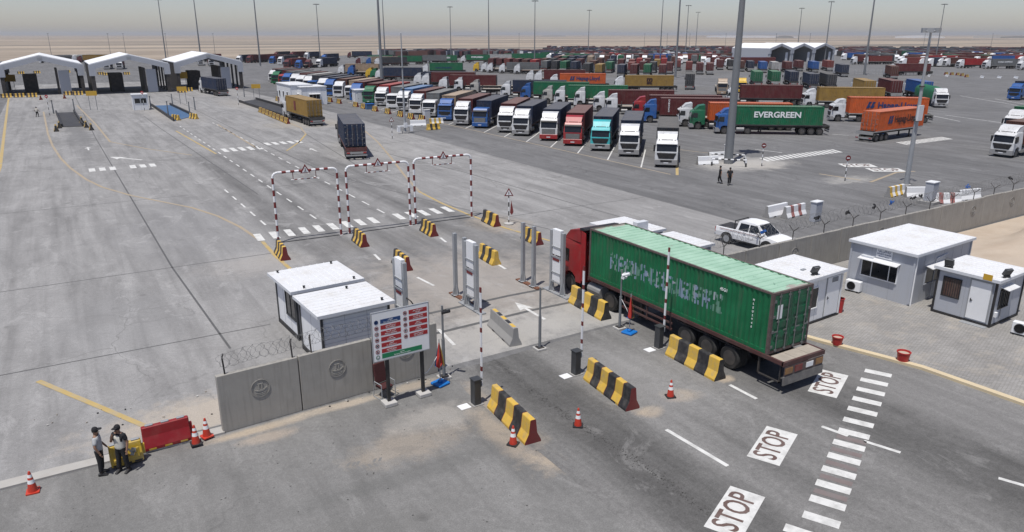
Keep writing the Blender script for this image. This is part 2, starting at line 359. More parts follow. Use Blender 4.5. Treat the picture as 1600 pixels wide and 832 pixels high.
# brick pavers
m, t, b, oc = new_mat('brick_pavers')
br = _n(t,'ShaderNodeTexBrick'); br.inputs['Scale'].default_value = 2.6; br.inputs['Mortar Size'].default_value = .035
br.inputs['Color1'].default_value = (.335,.325,.31,1); br.inputs['Color2'].default_value = (.27,.262,.25,1); br.inputs['Mortar'].default_value = (.19,.18,.165,1)
t.links.new(mapping(t, oc, (1,1,1), (0,0,0), (0,0,R(28))), br.inputs['Vector'])
c = mixc(t, 1.0, br.outputs['Color'], ramp(t, noise(t, oc, .45, 5, .65), [(.3,.82),(.7,1.15)]), 'MULTIPLY')
c = mixc(t, mth(t,'MULTIPLY', ramp(t, noise(t, oc, .8, 6, .7), [(.52,0.),(.7,1.)]), .5), c, (.42,.37,.30))
t.links.new(c, b.inputs['Base Color']); b.inputs['Roughness'].default_value = .9; bump(t, b, br.outputs['Fac'], .3, -.01)
sheet('brick_pavement', [(28.55,27.5),(29.15,22),(29.65,20.1),(30.45,17.5),(30.9,15.9),(31.15,11.9),(31.5,-60),(49,-60),(48.5,18),(51,27.9)], .1, m)
kp = [(28.4,27.3),(29.0,22),(29.5,20.1),(30.3,17.5),(30.75,15.9),(31.0,11.9),(31.4,-60)]
def ribbon(mb, pts, w, z, m=0, z1=None):
    n = len(pts); L = []
    for i,(x,y) in enumerate(pts):
        a = pts[max(0,i-1)]; c = pts[min(n-1,i+1)]; d = Vector((c[0]-a[0], c[1]-a[1])); d.normalize()
        L.append(((x-d.y*w/2, y+d.x*w/2), (x+d.y*w/2, y-d.x*w/2)))
    for (a,b),(c,d) in zip(L, L[1:]):
        mb.quad([(*a,z),(*b,z),(*d,z),(*c,z)], m)
        if z1 is not None:
            mb.quad([(*a,z1),(*c,z1),(*c,z),(*a,z)], m); mb.quad([(*b,z),(*d,z),(*d,z1),(*b,z1)], m)
mb = MB(); ribbon(mb, kp, .3, .13, 0, 0); tag(mb.build('kerb', M['kerbyel']), kind='structure')
mb = MB(); ribbon(mb, [(-70,26.0),(-1.8,26.35),(3.4,26.3)], .5, .07, 0, 0); tag(mb.build('pavement_edge', mk('worn_kerb_concrete',(.40,.385,.36),.9,0,.12,1.5,.3)), kind='structure')
M['sand'] = mk('pale_sand', (.45,.38,.305), .95, 0, .14, .6, .4, (.36,.27,.20), 0, .5, .1)
sheet('sand_ground', [(51,27.9),(48.5,18),(49,-60),(400,-60),(400,36)], .03, M['sand'])
# sand bank against the far wall
mb = MB(); nx, ny = 46, 20; vs = []
for j in range(ny+1):
    for i in range(nx+1):
        x, y = 47.5+i*.9, 26.6-j*.72
        u, v = i/nx, j/ny
        h = 1.25*math.exp(-((x-57-(y-22)*.5)/7)**2)*math.exp(-((y-23.3)/2.3)**2) + .8*math.exp(-((x-70)/9)**2)*math.exp(-((y-23)/3)**2)
        h *= 1+.25*math.sin(x*1.7+y)+.2*math.sin(y*2.3-x*.6)+.1*random.random()
        vs.append((x,y,.0+max(0,h)*min(1,4*u)*min(1,4*(1-u))*min(1,5*v)*min(1,4*(1-v))))
mb.add(vs, [(j*(nx+1)+i, j*(nx+1)+i+1, (j+1)*(nx+1)+i+1, (j+1)*(nx+1)+i) for j in range(ny) for i in range(nx)])
tag(mb.build('sand_mound', M['sand'], smooth=True), kind='structure')

# slab joints and the rubber strip under the height gates
mb = MB()
for pts in ([(3.9,262),(3.9,120),(4.6,49),(5.15,34)], [(13.0,150),(13.2,129),(14.5,69)], [(22.9,200),(22.9,102),(23.4,75)], [(23.4,75),(27.3,56.4),(30.5,44)], [(31.1,113.5),(27.7,79)],[(33,92),(36,70),(37.4,45)]): ribbon(mb, pts, .11, .0065)
for y, x0, x1 in ((118.3,-9,41),(94.2,-9,44),(71.9,-60,9),(71.9,16,44),(48.9,-60,11.5),(49.6,28,44),(36.0,-60,7.5),(146,-9,41),(178,-9,41)): ribbon(mb, [(x0,y),((x0+x1)/2,y+.25),(x1,y+.1)], .09, .0065)
for y in (30.6,33.2): ribbon(mb, [(12.6,y),(20,y+.3),(27,y+.1)], .26, .0065)
tag(mb.build('pavement_joints', M['grate']), kind='structure')
mb = MB(); ribbon(mb, [(12.0,51.35),(16.3,51.2),(21.9,51.25),(27.2,51.1)], .14, .03, 0, 0); tag(mb.build('cable_protector_strip', M['black']), 'flat black rubber cable strip lying under the striped height gates', 'cable cover')

# painted markings
def px_line(mb, pts, w, z=.0165, m=0): ribbon(mb, [G(*p) for p in pts], w, z, m)
W = MB(); Y = MB(); O = MB(); ZM = .0165
for a,b in (((1041,672),(1137,729)),((1140,602),(1182,624)),((1284,667),(1325,682)),((1350,690),(1407,708)),((1560,748),(1640,771)),((652,434),(678,447)),((685,515),(710,540)),((585,398),(594,407)),((688,372),(697,379)),((772,410),(790,421))):
    px_line(W, [a,b], .17)
for xx, y0, y1 in ((16.25,57,131),(21.65,56,131),(12.3,57,72)):
    y = y0
    while y < y1: ribbon(W, [(xx,y),(xx,y+1.7)], .15, ZM); y += 3.55
for k in range(15):                                                   # crossing before the gates
    x = 10.7 + k*1.12
    if k not in (9,): W.quad([(x,52.6+.07*k,ZM),(x+.5,52.5+.07*k,ZM),(x+.62,54.6+.07*k,ZM),(x+.12,54.7+.07*k,ZM)])
for k in range(7):
    if k != 3: W.quad([(4-2.2+k*1.0,90.3,ZM),(4-1.6+k*1.0,90.3,ZM),(4-1.6+k*1.0,92.6,ZM),(4-2.2+k*1.0,92.6,ZM)])
for k in range(5): W.quad([(17.0+k*1.05,97.4,ZM),(17.6+k*1.05,97.4,ZM),(17.6+k*1.05,100.6,ZM),(17.0+k*1.05,100.6,ZM)])
for k in range(5): W.quad([(23.0+k*1.05,100.6,ZM),(23.6+k*1.05,100.6,ZM),(23.6+k*1.05,103.2,ZM),(23.0+k*1.05,103.2,ZM)])
for k in range(17):                                                   # zebra in the lorry park
    x = 69.4+k*.82; W.quad([(x,57.4,.0065),(x+.42,57.2,.0065),(x+1.5,59.4,.0065),(x+1.08,59.6,.0065)])
for k in range(14):
    x = 96+k*.8; W.quad([(x,57.0,.0065),(x+.42,56.8,.0065),(x+1.5,59.0,.0065),(x+1.08,59.2,.0065)])
for (px,py) in ((775,125),(757,165),(742,207),(725,250),(705,295),(687,345),(667,395),(645,447),(623,507),(600,568),(575,632),(550,703),(522,778),(440,838),(405,905)):
    c = Vector(G(1100+px/2.85, 540+py/2.85)); d1 = Vector((.45,-.89))*.53; d2 = Vector((-.9,-.44))*.2
    W.quad([(*(c+d1+d2),ZM+.004),(*(c+d1-d2),ZM+.004),(*(c-d1-d2),ZM+.004),(*(c-d1+d2),ZM+.004)])
def arrow(mb, x, y, L=3.0, rz=0, z=ZM, one=True):
    s = L/3.0; pts = [(-.09,0),(.09,0),(.09,1.9),(.42,1.75),(0,3.0),(-.42,1.75),(-.09,1.9)]
    mb.quad([(x+(p[0]*math.cos(rz)-p[1]*math.sin(rz))*s, y+(p[0]*math.sin(rz)+p[1]*math.cos(rz))*s, z) for p in pts])
arrow(W, 19.8, 29.4, 3.0); arrow(W, 27.0, 92, 3.0); arrow(W, 7.5, 96, 5.5, R(35)); arrow(W, 2.5, 108, 3, 0)
for a,b in (((1182,234),(1215,238)),((1140,209),(1180,210)),((1180,234),(1222,239)),((1300,210),(1326,212)),((1520,186),(1600,197)),((1476,180),(1520,186)),((1440,178),(1500,190)),((1500,150),(1590,165)),((1555,155),(1600,163))): px_line(W, [a,b], .2, .0065)
for k in range(-1,28):                                                # parking bays at 47 degrees
    y = 59.3 + k*5.95
    x = 54.2; L = 13.5
    if k >= 0: ribbon(W, [(x,y+2.6),(x+L*math.cos(R(47)), y+2.6+L*math.sin(R(47)))], .16, .0065)
for k in range(6): ribbon(W, [(124+k*2.2,150-k*9),(124.6+k*2.2+.8,146.5-k*9)], .25, .0065); ribbon(W, [(117+k*2.2,146-k*9),(118+k*2.2,142.5-k*9)], .25, .0065)
wm = W.build('road_markings_white', M['whitemark'], merge=False); tag(wm, kind='structure')
px_line(Y, [(60,596),(95,611),(150,634),(232,669)], .24, .0185)
px_line(Y, [(-60,420),(0,262),(14,150)], .35); px_line(Y, [(410,378),(430,400),(457,424)], .25, .0185); px_line(Y, [(275,205),(338,241)], .25)
px_line(Y, [(1058,232),(1058,274)], .3, .0065); px_line(Y, [(655,300),(690,318),(730,335),(790,357),(870,380)], .25, .0185); px_line(Y, [(448,236),(468,222),(478,210)], .25)
tag(Y.build('road_markings_yellow', M['yelmark'], merge=False), kind='structure')
px_line(O, [(68,175),(75,210),(82,228),(95,248),(110,263),(135,281),(160,293),(205,306),(250,315),(300,325),(340,338),(375,355),(408,377)], .25, .0135)
px_line(O, [(570,205),(590,222),(612,248),(630,272),(655,300)], .25, .0135); px_line(O, [(478,210),(470,200),(440,188),(415,180)], .25)
px_line(O, [(120,165),(150,195),(172,222),(230,233),(300,243)], .25); px_line(O, [(340,195),(400,231)], .25)
ribbon(O, [(54.0,57),(54.0,158)], .2, .0065); px_line(O, [(1060,234),(1110,240)], .2, .0065); px_line(O, [(1280,272),(1345,282)], .3, .0065); px_line(O, [(1360,285),(1400,270),(1430,268)], .3, .0065)
tag(O.build('road_markings_faded', M['oldyel'], merge=False), kind='structure')
RP = MB()
for (a,b) in (((645,447),(623,507)),((623,507),(600,568)),((600,568),(575,632)),((575,632),(550,703)),((667,395),(645,447))):
    c = Vector(G(1100+(a[0]+b[0])/5.7, 540+(a[1]+b[1])/5.7)); d1 = Vector((.45,-.89))*.5; d2 = Vector((-.9,-.44))*.14
    RP.quad([(*(c+d1+d2),ZM),(*(c+d1-d2),ZM),(*(c-d1-d2),ZM),(*(c-d1+d2),ZM)])
tag(RP.build('road_markings_red', M['redpatch'], merge=False), kind='structure')
# STOP boxes: white panel with the word in dark paint
def stop_box(cx, cy, rz, L=2.5, H=1.12, z=.0165):
    mb = MB(); mb.quad([(cx+(a*math.cos(rz)-b*math.sin(rz)), cy+(a*math.sin(rz)+b*math.cos(rz)), z) for a,b in ((-L/2,-H/2),(L/2,-H/2),(L/2,H/2),(-L/2,H/2))])
    o = mb.build('stop_marking', M['whitemark']); tag(o, kind='structure')
    tx = text('STOP', H*1.02, M['letter'], o, (cx,cy,z+.004), (0,0,rz), ext=0, fit=L*.82)
for cx,cy in ((26.0,17.15),(20.03,15.03),G(1149,800)): stop_box(cx, cy, R(25))
stop_box(75.9,50.3, R(-33), 3.6, 2.2, .0065); stop_box(75.9,46.9, R(-33), 3.6, 2.2, .0065)

# tread prints left by turning lorries on the dusty forecourt
TM = mk('tyre_print', (.175,.172,.166), .95, 0, .12, 2.5, .5, (.215,.21,.20))
mb = MB()
def tread(pts, w=.55):
    P_ = [Vector(G(*p)) for p in pts]
    for a,b_ in zip(P_,P_[1:]):
        d=(b_-a); L=d.length; d.normalize(); n=Vector((-d.y,d.x)); k=0
        while k*.19 < L:
            c=a+d*k*.19
            for s_ in (-1,1):
                if random.random()<.8:
                    c2=c+n*s_*w*.26; e=d*.05; f_=n*w*.2+d*.05*s_; mb.quad([(*(c2-e-f_),.0105),(*(c2+e-f_),.0105),(*(c2+e+f_),.0105),(*(c2-e+f_),.0105)])
            k+=1
tread([(440,745),(500,737),(560,728),(600,721)]); tread([(300,735),(370,728),(450,716)],.5); tread([(470,672),(540,668),(600,664)],.45);
tag(mb.build('tyre_prints', TM, merge=False), kind='structure')

# tar specks shed along the first wheel path
mb = MB(); rt_ = random.Random(9)
for k in range(900):
    y = rt_.uniform(9,26.2); x = 15.05+.12*math.sin(y*.5)+rt_.gauss(0,.13)+(rt_.random()<.08)*rt_.gauss(0,1.2); s_ = rt_.uniform(.008,.032); a = rt_.uniform(0,3)
    mb.quad([(x+s_*math.cos(a+q*math.pi/2)*(1.6 if q%2 else 1), y+s_*math.sin(a+q*math.pi/2), .0155) for q in range(4)])
for k in range(260):
    x,y = rt_.uniform(-4,11), rt_.uniform(8,25); s_ = rt_.uniform(.012,.04); a = rt_.uniform(0,3)
    mb.quad([(x+s_*math.cos(a+q*math.pi/2), y+s_*math.sin(a+q*math.pi/2), .0125) for q in range(4)])
tag(mb.build('tar_specks', mk('tar',(.06,.058,.055),.8,0,.3,5), merge=False), kind='structure')
# ---------------------------------------------------------------- lorries: origin at the middle of the front bumper, on the ground; +Y is forward
def cab_body(h=2.95, L=2.25, mats=None):
    mb = MB(); pr = [(0.0,.62,1.20),(-.0,1.05,1.24),(-.02,1.72,1.24),(-.30,2.72,1.17),(-.55,h,1.12),(-L+.1,h+.06,1.12),(-L,h-.1,1.16),(-L,1.7,1.24),(-L,.75,1.24),(-1.75,.72,1.24),(-1.72,1.02,1.24),(-1.45,1.2,1.24),(-1.02,1.2,1.24),(-.74,1.02,1.24),(-.7,.62,1.22)]
    n = len(pr); vs = [(-w,y,z) for y,z,w in pr] + [(w,y,z) for y,z,w in pr]
    mb.add(vs, [(i,(i+1)%n,(i+1)%n+n,i+n) for i in range(n)])
    side = [(0,1,13,14),(1,2,12,13),(2,3,11,12),(3,4,5,6),(3,6,7),(3,7,11),(11,7,10),(7,8,9,10)]
    for f in side: mb.add(vs, [f, tuple(i+n for i in f)])
    return mb
def wheel_mb(dual=False, w=.3, r=.52):
    mb = MB(); h = w/2
    mb.lathe([(r*.62,-h*.9),(r*.9,-h),(r*.985,-h*.75),(r,-h*.4),(r,h*.4),(r*.985,h*.75),(r*.9,h),(r*.62,h*.9)], axis='x', n=22, m=0)
    if dual: mb.lathe([(r*.3,-h*.3),(r*.52,-h*.25),(r*.6,-h*.8),(r*.62,-h*.9)], axis='x', n=14, m=1); mb.lathe([(r*.0,h*.2),(r*.2,h*.2),(r*.22,-h*.05),(r*.5,-h*.1),(r*.6,h*.75),(r*.63,h*.92)], axis='x', n=14, m=1)
    else: mb.lathe([(0,h*.95),(r*.22,h*.95),(r*.25,h*.7),(r*.5,h*.55),(r*.6,h*.8),(r*.63,h*.92)], axis='x', n=14, m=1); mb.lathe([(0,-h*.3),(r*.6,-h*.3),(r*.63,-h*.9)], axis='x', n=12, m=1)
    return mb
WHEEL = wheel_mb(False).mesh('wheel', [M['tyre'],M['rim']], smooth=True)
WHEEL2 = wheel_mb(True).mesh('wheel', [M['tyre'],M['rim']], smooth=True)
def wheel(par, x, y, mesh, r=.52):
    o = bpy.data.objects.new('wheel', mesh); COL.objects.link(o); adopt(o, par); o.location = (x,y,r); o.rotation_euler = (random.random()*6,0,0 if x>0 else math.pi); return o

def corr_panel(mb, axis, a0, a1, z0, z1, off, sgn, pitch=.278, d=.036, m=0):
    """trapezoidal corrugated sheet along an axis"""
    n = max(2, int(round((a1-a0)/pitch))); p = (a1-a0)/n; pts = []
    for i in range(n):
        s = a0+i*p; pts += [(s,0),(s+p*.25,0),(s+p*.5,-d),(s+p*.75,-d)]
    pts.append((a1,0))
    vs = []
    for z in (z0,z1):
        for a,q in pts:
            if axis=='y': vs.append((off+sgn*q,a,z))
            elif axis=='x': vs.append((a,off+sgn*q,z))
    k = len(pts); mb.add(vs, [(i,i+1,i+1+k,i+k) for i in range(k-1)], m)
def container_mb(L=12.19, H=2.6, z=1.45, y0=-2.85, detail=True, roof=True):
    """front end at y0, extends to y0-L"""
    mb = MB(); W = 1.219; ye = y0-L; t = .11
    for x in (-W, W-t):
        for y in (y0-t, ye): mb.box(x,x+t,y,y+t,z,z+H)                 # corner posts
        mb.box(x,x+t,ye+t,y0-t,z,z+.16); mb.box(x,x+t,ye+t,y0-t,z+H-.08,z+H)
    for y in (y0-t, ye): mb.box(-W+t,W-t,y,y+t,z,z+.13); mb.box(-W+t,W-t,y,y+t,z+H-.11,z+H)
    for x in (-W-.008, W-.17+.008):                                    # corner castings
        for y in (y0-.17+.008, ye-.008):
            for zz in (z-.006, z+H-.112): mb.box(x,x+.17,y,y+.17,zz,zz+.118)
    if detail:
        for s in (-1,1): corr_panel(mb,'y',ye+t,y0-t,z+.16,z+H-.08,s*(W-.012),s)
        corr_panel(mb,'x',-W+t,W-t,z+.13,z+H-.11,y0-.012,1,.25)
    else:
        for s in (-1,1): mb.quad([(s*(W-.02),ye+t,z+.16),(s*(W-.02),y0-t,z+.16),(s*(W-.02),y0-t,z+H-.08),(s*(W-.02),ye+t,z+H-.08)])
        mb.quad([(-W+t,y0-.02,z+.13),(W-t,y0-.02,z+.13),(W-t,y0-.02,z+H-.11),(-W+t,y0-.02,z+H-.11)])
    mb.box(-W+t,W-t,ye+t,y0-t,z+.02,z+.1,1)
    if not roof: return mb
    # roof: corrugated across
    if detail:
        n = int(L/.42); p = (L-2*t)/n; vs = []; ys = []
        for i in range(n): ys += [(ye+t+i*p,0),(ye+t+i*p+p*.44,0),(ye+t+i*p+p*.5,-.035),(ye+t+i*p+p*.94,-.035)]
        ys.append((y0-t,0))
        for yy,dz in ys: vs += [(-W+t*.5,yy,z+H-.012+dz),(W-t*.5,yy,z+H-.012+dz)]
        mb.add(vs, [(2*i,2*i+1,2*i+3,2*i+2) for i in range(len(ys)-1)], 2)
    else: mb.quad([(-W+t*.5,ye+t,z+H-.014),(W-t*.5,ye+t,z+H-.014),(W-t*.5,y0-t,z+H-.014),(-W+t*.5,y0-t,z+H-.014)], 2)
    for x in (-W+.005, W-.1): mb.box(x,x+.095,ye+t,y0-t,z+H,z+H+.004,2)
    return mb
def door_mb(s, H=2.6, z=1.45, ye=-15.04, detail=True):
    """one leaf of the container's rear door, s=-1 or 1"""
    mb = MB(); W = 1.1; x0, x1 = (0.012, W) if s>0 else (-W,-.012)
    mb.box(x0,x1,ye-.012,ye+.05,z+.14,z+H-.12,0)
    n = 5; hh = (H-.42)/n
    for i in range(n):
        mb.box(x0+.08,x1-.08,ye-.03,ye-.013,z+.2+i*hh,z+.2+i*hh+hh*.62,0)
    for xb in ((x0+.27, x1-.27) if detail else (x0+.27,x1-.27)):
        mb.tube((xb,ye-.06,z+.05),(xb,ye-.06,z+H-.05),.024 if detail else .03,6,1)
        if detail:
            for zz in (z+.1,z+.75,z+1.35,z+H-.2): mb.box(xb-.06,xb+.06,ye-.075,ye-.03,zz,zz+.06,1)
            mb.box(xb-.02,xb+s*.22,ye-.1,ye-.075,z+.95,z+1.0,1)
    if detail:
        xe = x1-.03 if s>0 else x0+.03
        for i in range(4): mb.box(xe-.05,xe+.05,ye-.045,ye-.012,z+.25+i*.66,z+.36+i*.66,1)
    return mb
def trailer_mb(rear=-16.0, full=True, m=0):
    mb = MB()
    for x in (-.5,.5): mb.box(x-.07,x+.07,rear,-2.9,.95,1.33,m)
    for i in range(9): mb.box(-1.2,1.2,rear+.15+i*1.45,rear+.25+i*1.45,1.2,1.36,m)
    for x in (-1.25,1.16): mb.box(x,x+.09,rear,-2.95,1.3,1.44,m+1)
    mb.box(-1.25,1.25,rear-.06,rear+.05,1.0,1.44,m+1); mb.box(-1.25,1.25,-2.95,-2.85,1.2,1.44,m+1)
    mb.box(-.45,.45,-6.2,-.5,.55,.92,m)                                    # tractor frame
    for x in (-.75,.75): mb.box(x-.08,x+.08,-6.6,-6.45,.25,1.2,m); mb.box(x-.14,x+.14,-6.68,-6.37,.2,.26,m)
    for y in (-12.3,-13.55,-14.8): mb.tube((-1.05,y,.52),(1.05,y,.52),.09,8,m)
    for x in (-1.18,.88): mb.box(x,x+.3,-15.3,-11.7,1.09,1.13,m)
    return mb
def grille_mb(st):
    mb = MB()
    if st == 0:
        mb.prism([(-1.05,1.62),(1.05,1.62),(.8,1.0),(-.8,1.0)],'y',.0,.035,0); mb.box(-.62,.62,.062,.07,.62,.86,0)
        for k in range(4): mb.box(-.8+k*.03,.8-k*.03,.036,.05,1.46-k*.1,1.49-k*.1,1)
    elif st == 1:
        mb.box(-.92,.92,.0,.03,.98,1.66,0)
        for k in range(6): mb.box(-.9,.9,.031,.055,1.0+k*.11,1.055+k*.11,1)
    else:
        mb.box(-1.0,1.0,.0,.03,1.22,1.62,0); mb.box(-.7,.7,.0,.03,.95,1.2,0)
        for k in range(3): mb.box(-.95,.95,.031,.05,1.3+k*.1,1.33+k*.1,1)
    return mb
def make_truck(st=0, kind='box', detail=2, high=True):
    r = thing('container_truck', None, 'truck')
    sm = detail >= 2
    cb = cab_body([2.95,3.05,2.85][st]); c = cb.build('cab', M['cabpaint'], r, bevel=.05 if sm else 0, smooth=False)
    # roof deflector, open at the back
    h = [2.95,3.05,2.85][st]
    d = MB()
    prof = [(-.62,h+.0),(-1.25,h+.62),(-2.15,h+.78),(-2.15,h+.70),(-1.28,h+.53),(-.72,h-.0)]
    n = 6; vs = [(-w*1.0,y,z) for (y,z),w in zip(prof,(1.0,1.08,1.12,1.12,1.06,1.0))]; vs += [(-x,y,z) for x,y,z in vs]
    d.add(vs, [(i,(i+1)%n,(i+1)%n+n,i+n) for i in range(n)])
    for s in (0,n): d.add(vs, [(s+0,s+1,s+4,s+5),(s+1,s+2,s+3,s+4)])
    for s in (-1,1): d.quad([(s*1.04,-.75,h+.02),(s*1.1,-1.28,h+.6),(s*1.13,-2.15,h+.74),(s*1.13,-2.15,h+.02)])
    if high:
        d.build('roof_deflector', M['cabpaint'], r)
        if sm: q = MB(); q.box(-.62,.62,-.66,-.60,h-.02,h+.07); q.box(-.9,-.8,-.62,-.5,h+.0,h+.08); q.box(.8,.9,-.62,-.5,h+.0,h+.08); q.build('roof_slit_shade', M['black'], r)  # black strip paints the slit of shade under the deflector's front edge
    # glass follows the raked front
    def fr(z): return -.02-.28*(z-1.72)/1.0
    g = MB(); g.prism([(fr(1.80)+.018,1.80),(fr(2.62)+.018,2.62),(fr(2.62)-.03,2.62),(fr(1.80)-.03,1.80)],'x',-1.08,1.08)
    g.build('windscreen', M['glass'], r)
    if sm:
        for s in (-1,1):
            g = MB(); w = lambda z: s*(1.253-.07*(z-1.72))
            g.quad([(w(1.82),-.28,1.82),(w(2.5),-.42,2.5),(w(2.5),-1.12,2.5),(w(1.82),-1.12,1.82)])
            g.quad([(w(1.82)-s*.03,-.28,1.82),(w(2.5)-s*.03,-.42,2.5),(w(2.5)-s*.03,-1.12,2.5),(w(1.82)-s*.03,-1.12,1.82)]); g.build('side_window', M['glass'], r)
            q = MB(); q.box(s*1.34-.09,s*1.34+.09,-.28,-.12,1.75,2.45); q.box(min(s*1.15,s*1.3),max(s*1.15,s*1.3),-.22,-.18,2.4,2.44); q.box(min(s*1.15,s*1.3),max(s*1.15,s*1.3),-.22,-.18,1.8,1.84); q.build('wing_mirror', M['black'], r)
            q = MB(); q.prism([(.035,.62),(.05,.86),(-.14,.9),(-.14,.6)],'x',s*.98-.2,s*.98+.2); q.build('headlight', M['lampw'], r)
        v = MB(); v.prism([(fr(2.66)+.0,2.66),(fr(2.66)+.2,2.56),(fr(2.66)+.21,2.6),(fr(2.72)+.02,2.78)],'x',-1.12,1.12); v.build('sun_visor', M['black'] if st==1 else M['cabpaint'], r)
        grille_mb(st).build('grille', [M['black'],M['chassis'] if st!=1 else M['silverp']], r)
        p = MB(); p.box(-.26,.26,.065,.075,.5,.61); p.build('number_plate', M['white'], r)
        f = MB(); f.lathe([(0,-.55),(.33,-.55),(.33,.55),(0,.55)], (-.95,-3.5,.72),'y',14); f.build('fuel_tank', M['silverp'], r)
    else:
        g = MB(); g.box(-.9,.9,.0,.03,1.0,1.6); g.build('grille', M['black'], r)
    bp = MB(); bp.prism([(.06,.32),(.06,.92),(-.35,.95),(-.6,.62),(-.6,.32)],'x',-1.24,1.24); bp.build('front_bumper', M['cabpaint'] if st != 0 else M['bumper'], r, bevel=.03 if sm else 0)
    fl = {'flat':1,'box':0,'tarp':0}[kind]
    trailer_mb().build('chassis', [M['chassis'],M['railpaint']], r)
    for x in (-1.02,1.02):
        ys = (-1.24,-4.6)
        wheel(r,x,-1.24,WHEEL); wheel(r,x*.95,-4.6,WHEEL2)
        for y in (-12.3,-13.55,-14.8): wheel(r,x,y,WHEEL2)
    rb = MB(); rb.box(-1.22,1.22,-16.1,-16.03,.45,.62); rb.box(-1.15,1.15,-16.09,-16.04,.72,.95)
    for x in (-.6,.6): rb.box(x-.04,x+.04,-16.03,-15.97,.5,1.1)
    rb.build('rear_bumper', M['silverp'], r)
    if sm:
        for s in (-1,1): q = MB(); q.box(s*.95-.18,s*.95+.18,-16.115,-16.095,.76,.92); q.build('tail_light', M['lampr'], r)
    if kind == 'box':
        container_mb(detail=True).build('container', [M['contpaint'],M['chassis'],M['controof']], r)
        for s in (-1,1): door_mb(s, detail=sm).build('container_door', [M['contpaint'],M['lockbar']], r)
    elif kind == 'flat':
        q = MB(); q.box(-1.22,1.22,-15.9,-3.0,1.445,1.5); q.build('flatbed_deck', M['wood'], r)
        q = MB(); q.box(-1.22,1.22,-3.05,-2.97,1.5,2.2); q.build('headboard', M['chassis'], r)
    elif kind == 'tarp':
        q = MB()
        pr = [(-1.2,1.45),(-1.22,2.9),(-.9,3.5),(-.3,3.85),(.3,3.85),(.9,3.5),(1.22,2.9),(1.2,1.45)]
        ny = 14; vs = []
        for j in range(ny+1):
            y = -3-12.2*j/ny; k = 1 if 0<j<ny else .93
            for x,z in pr: vs.append((x*k+random.uniform(-.02,.02), y, (1.45+(z-1.45)*(k if z>2 else 1))+random.uniform(-.06,.05)*(z>2)))
        n = len(pr)
        q.add(vs, [(j*n+i,j*n+i+1,(j+1)*n+i+1,(j+1)*n+i) for j in range(ny) for i in range(n-1)]); q.add(vs, [tuple(range(n)),tuple(range(ny*n,ny*n+n))])
        q.build('load_cover', M['contpaint'], r, smooth=True)
    return r
M['railpaint'] = mk_obj('trailer_rail_paint', .7, .35)
M['silverp'] = mk('dull_silver', (.34,.34,.335), .5, .15, .12, 3, .3, (.2,.18,.15))
M['bumper'] = mk('grey_bumper', (.30,.30,.30), .55, 0, .12, 2, .35, (.2,.18,.16))
M['siderail'] = mk('trailer_side_rail', (.075,.030,.028), .7, 0, .3, 2, .45, (.13,.115,.1))
M['lockbar'] = mk('locking_bar_steel', (.24,.235,.23), .6, .2, .2, 3, .3, (.16,.12,.1))

def paint(root, cab, cont, top=True):
    for ch in children(root):
        k = ch.name.split('.')[0]
        if k in ('container','container_door','load_cover'): ch.color = (*CC[cont],1)
        elif k == 'chassis': ch.color = (*rnd1.choice(((.34,.34,.33),(.10,.03,.028),(.05,.05,.052),(.05,.05,.052))),1)
        elif k in ('cab','roof_deflector','front_bumper','sun_visor'): ch.color = (*CC[cab],1)
rnd1 = random.Random(4)
PROTO = {}
def truck(front, head, st, kind, cab, cont, label, group=None, detail=2, high=True):
    """front = (x,y) of the front bumper; head = heading in degrees, math convention"""
    key = (st,kind,detail,high)
    if key not in PROTO: PROTO[key] = o = make_truck(st,kind,detail,high)
    else: o = copy_tree(PROTO[key])
    o.location = (front[0],front[1],0.012 if 9<front[0]<44 else .002); o.rotation_euler = (0,0,R(head-90))
    paint(o, cab, cont); o['label'] = label
    if group: o['group'] = group
    return o
def from_rear(p, head, L=16.1): return (p[0]+L*math.cos(R(head)), p[1]+L*math.sin(R(head)))
def logo(tr, words, size, mat, side=-1, y=-9, z=2.75, fit=None, sp=None):
    # lettering on the container's long side; side -1 = the left side
    o = text(words, size, mat, tr, (side*1.232, y, z), (R(90),0,R(-90) if side<0 else R(90)), fit=fit, bold=.03); return o

ORD = ['first','second','third','fourth','fifth','sixth','seventh','eighth','ninth','tenth','eleventh','twelfth','thirteenth','fourteenth','fifteenth','sixteenth','seventeenth','eighteenth','nineteenth','twentieth','twenty-first','twenty-second','twenty-third','twenty-fourth','twenty-fifth','twenty-sixth','twenty-seventh','twenty-eighth','twenty-ninth','thirtieth','thirty-first','thirty-second']
rnd0 = random.Random(12)
gA = 'lorries parked nose out in the front diagonal row'
rowA = [('white','dark grey',0,'with green visor trim'),('white','navy',0,'with silver bumper'),('teal','navy',0,''),('red','maroon',1,''),('white','navy',1,'with red bumper'),('white','navy',0,''),('white','maroon',0,''),('blue','navy',1,''),('white','maroon',0,''),('blue','tan',2,''),
        ('white','grey',0,''),('white','maroon',2,''),('white','pale blue',0,''),('white','grey',2,''),('white','red',0,''),('green','maroon',2,''),('blue','maroon',1,''),('white','tan',0,''),('white','brown',2,''),('blue','navy',1,''),('white','navy',0,''),('blue','dark grey',2,''),('white','pale grey',0,''),('white','maroon',2,''),('white','grey',0,''),('blue','grey',2,''),('red','maroon',1,''),('green','dark grey',2,''),('white','maroon',0,'')]
pxA = [(1037,262),(983,246),(938,236),(898,229),(856,221),(816,213),(784,208),(754,201),(722,197),(700,189),(674,185),(651,179),(628,174),(608,170),(587,166),(570,161),(550,156),(528,153),(513,150),(500,147),(490,142),(478,140),(458,136),(445,134),(432,132),(420,130),(411,128),(397,127),(384,125)]
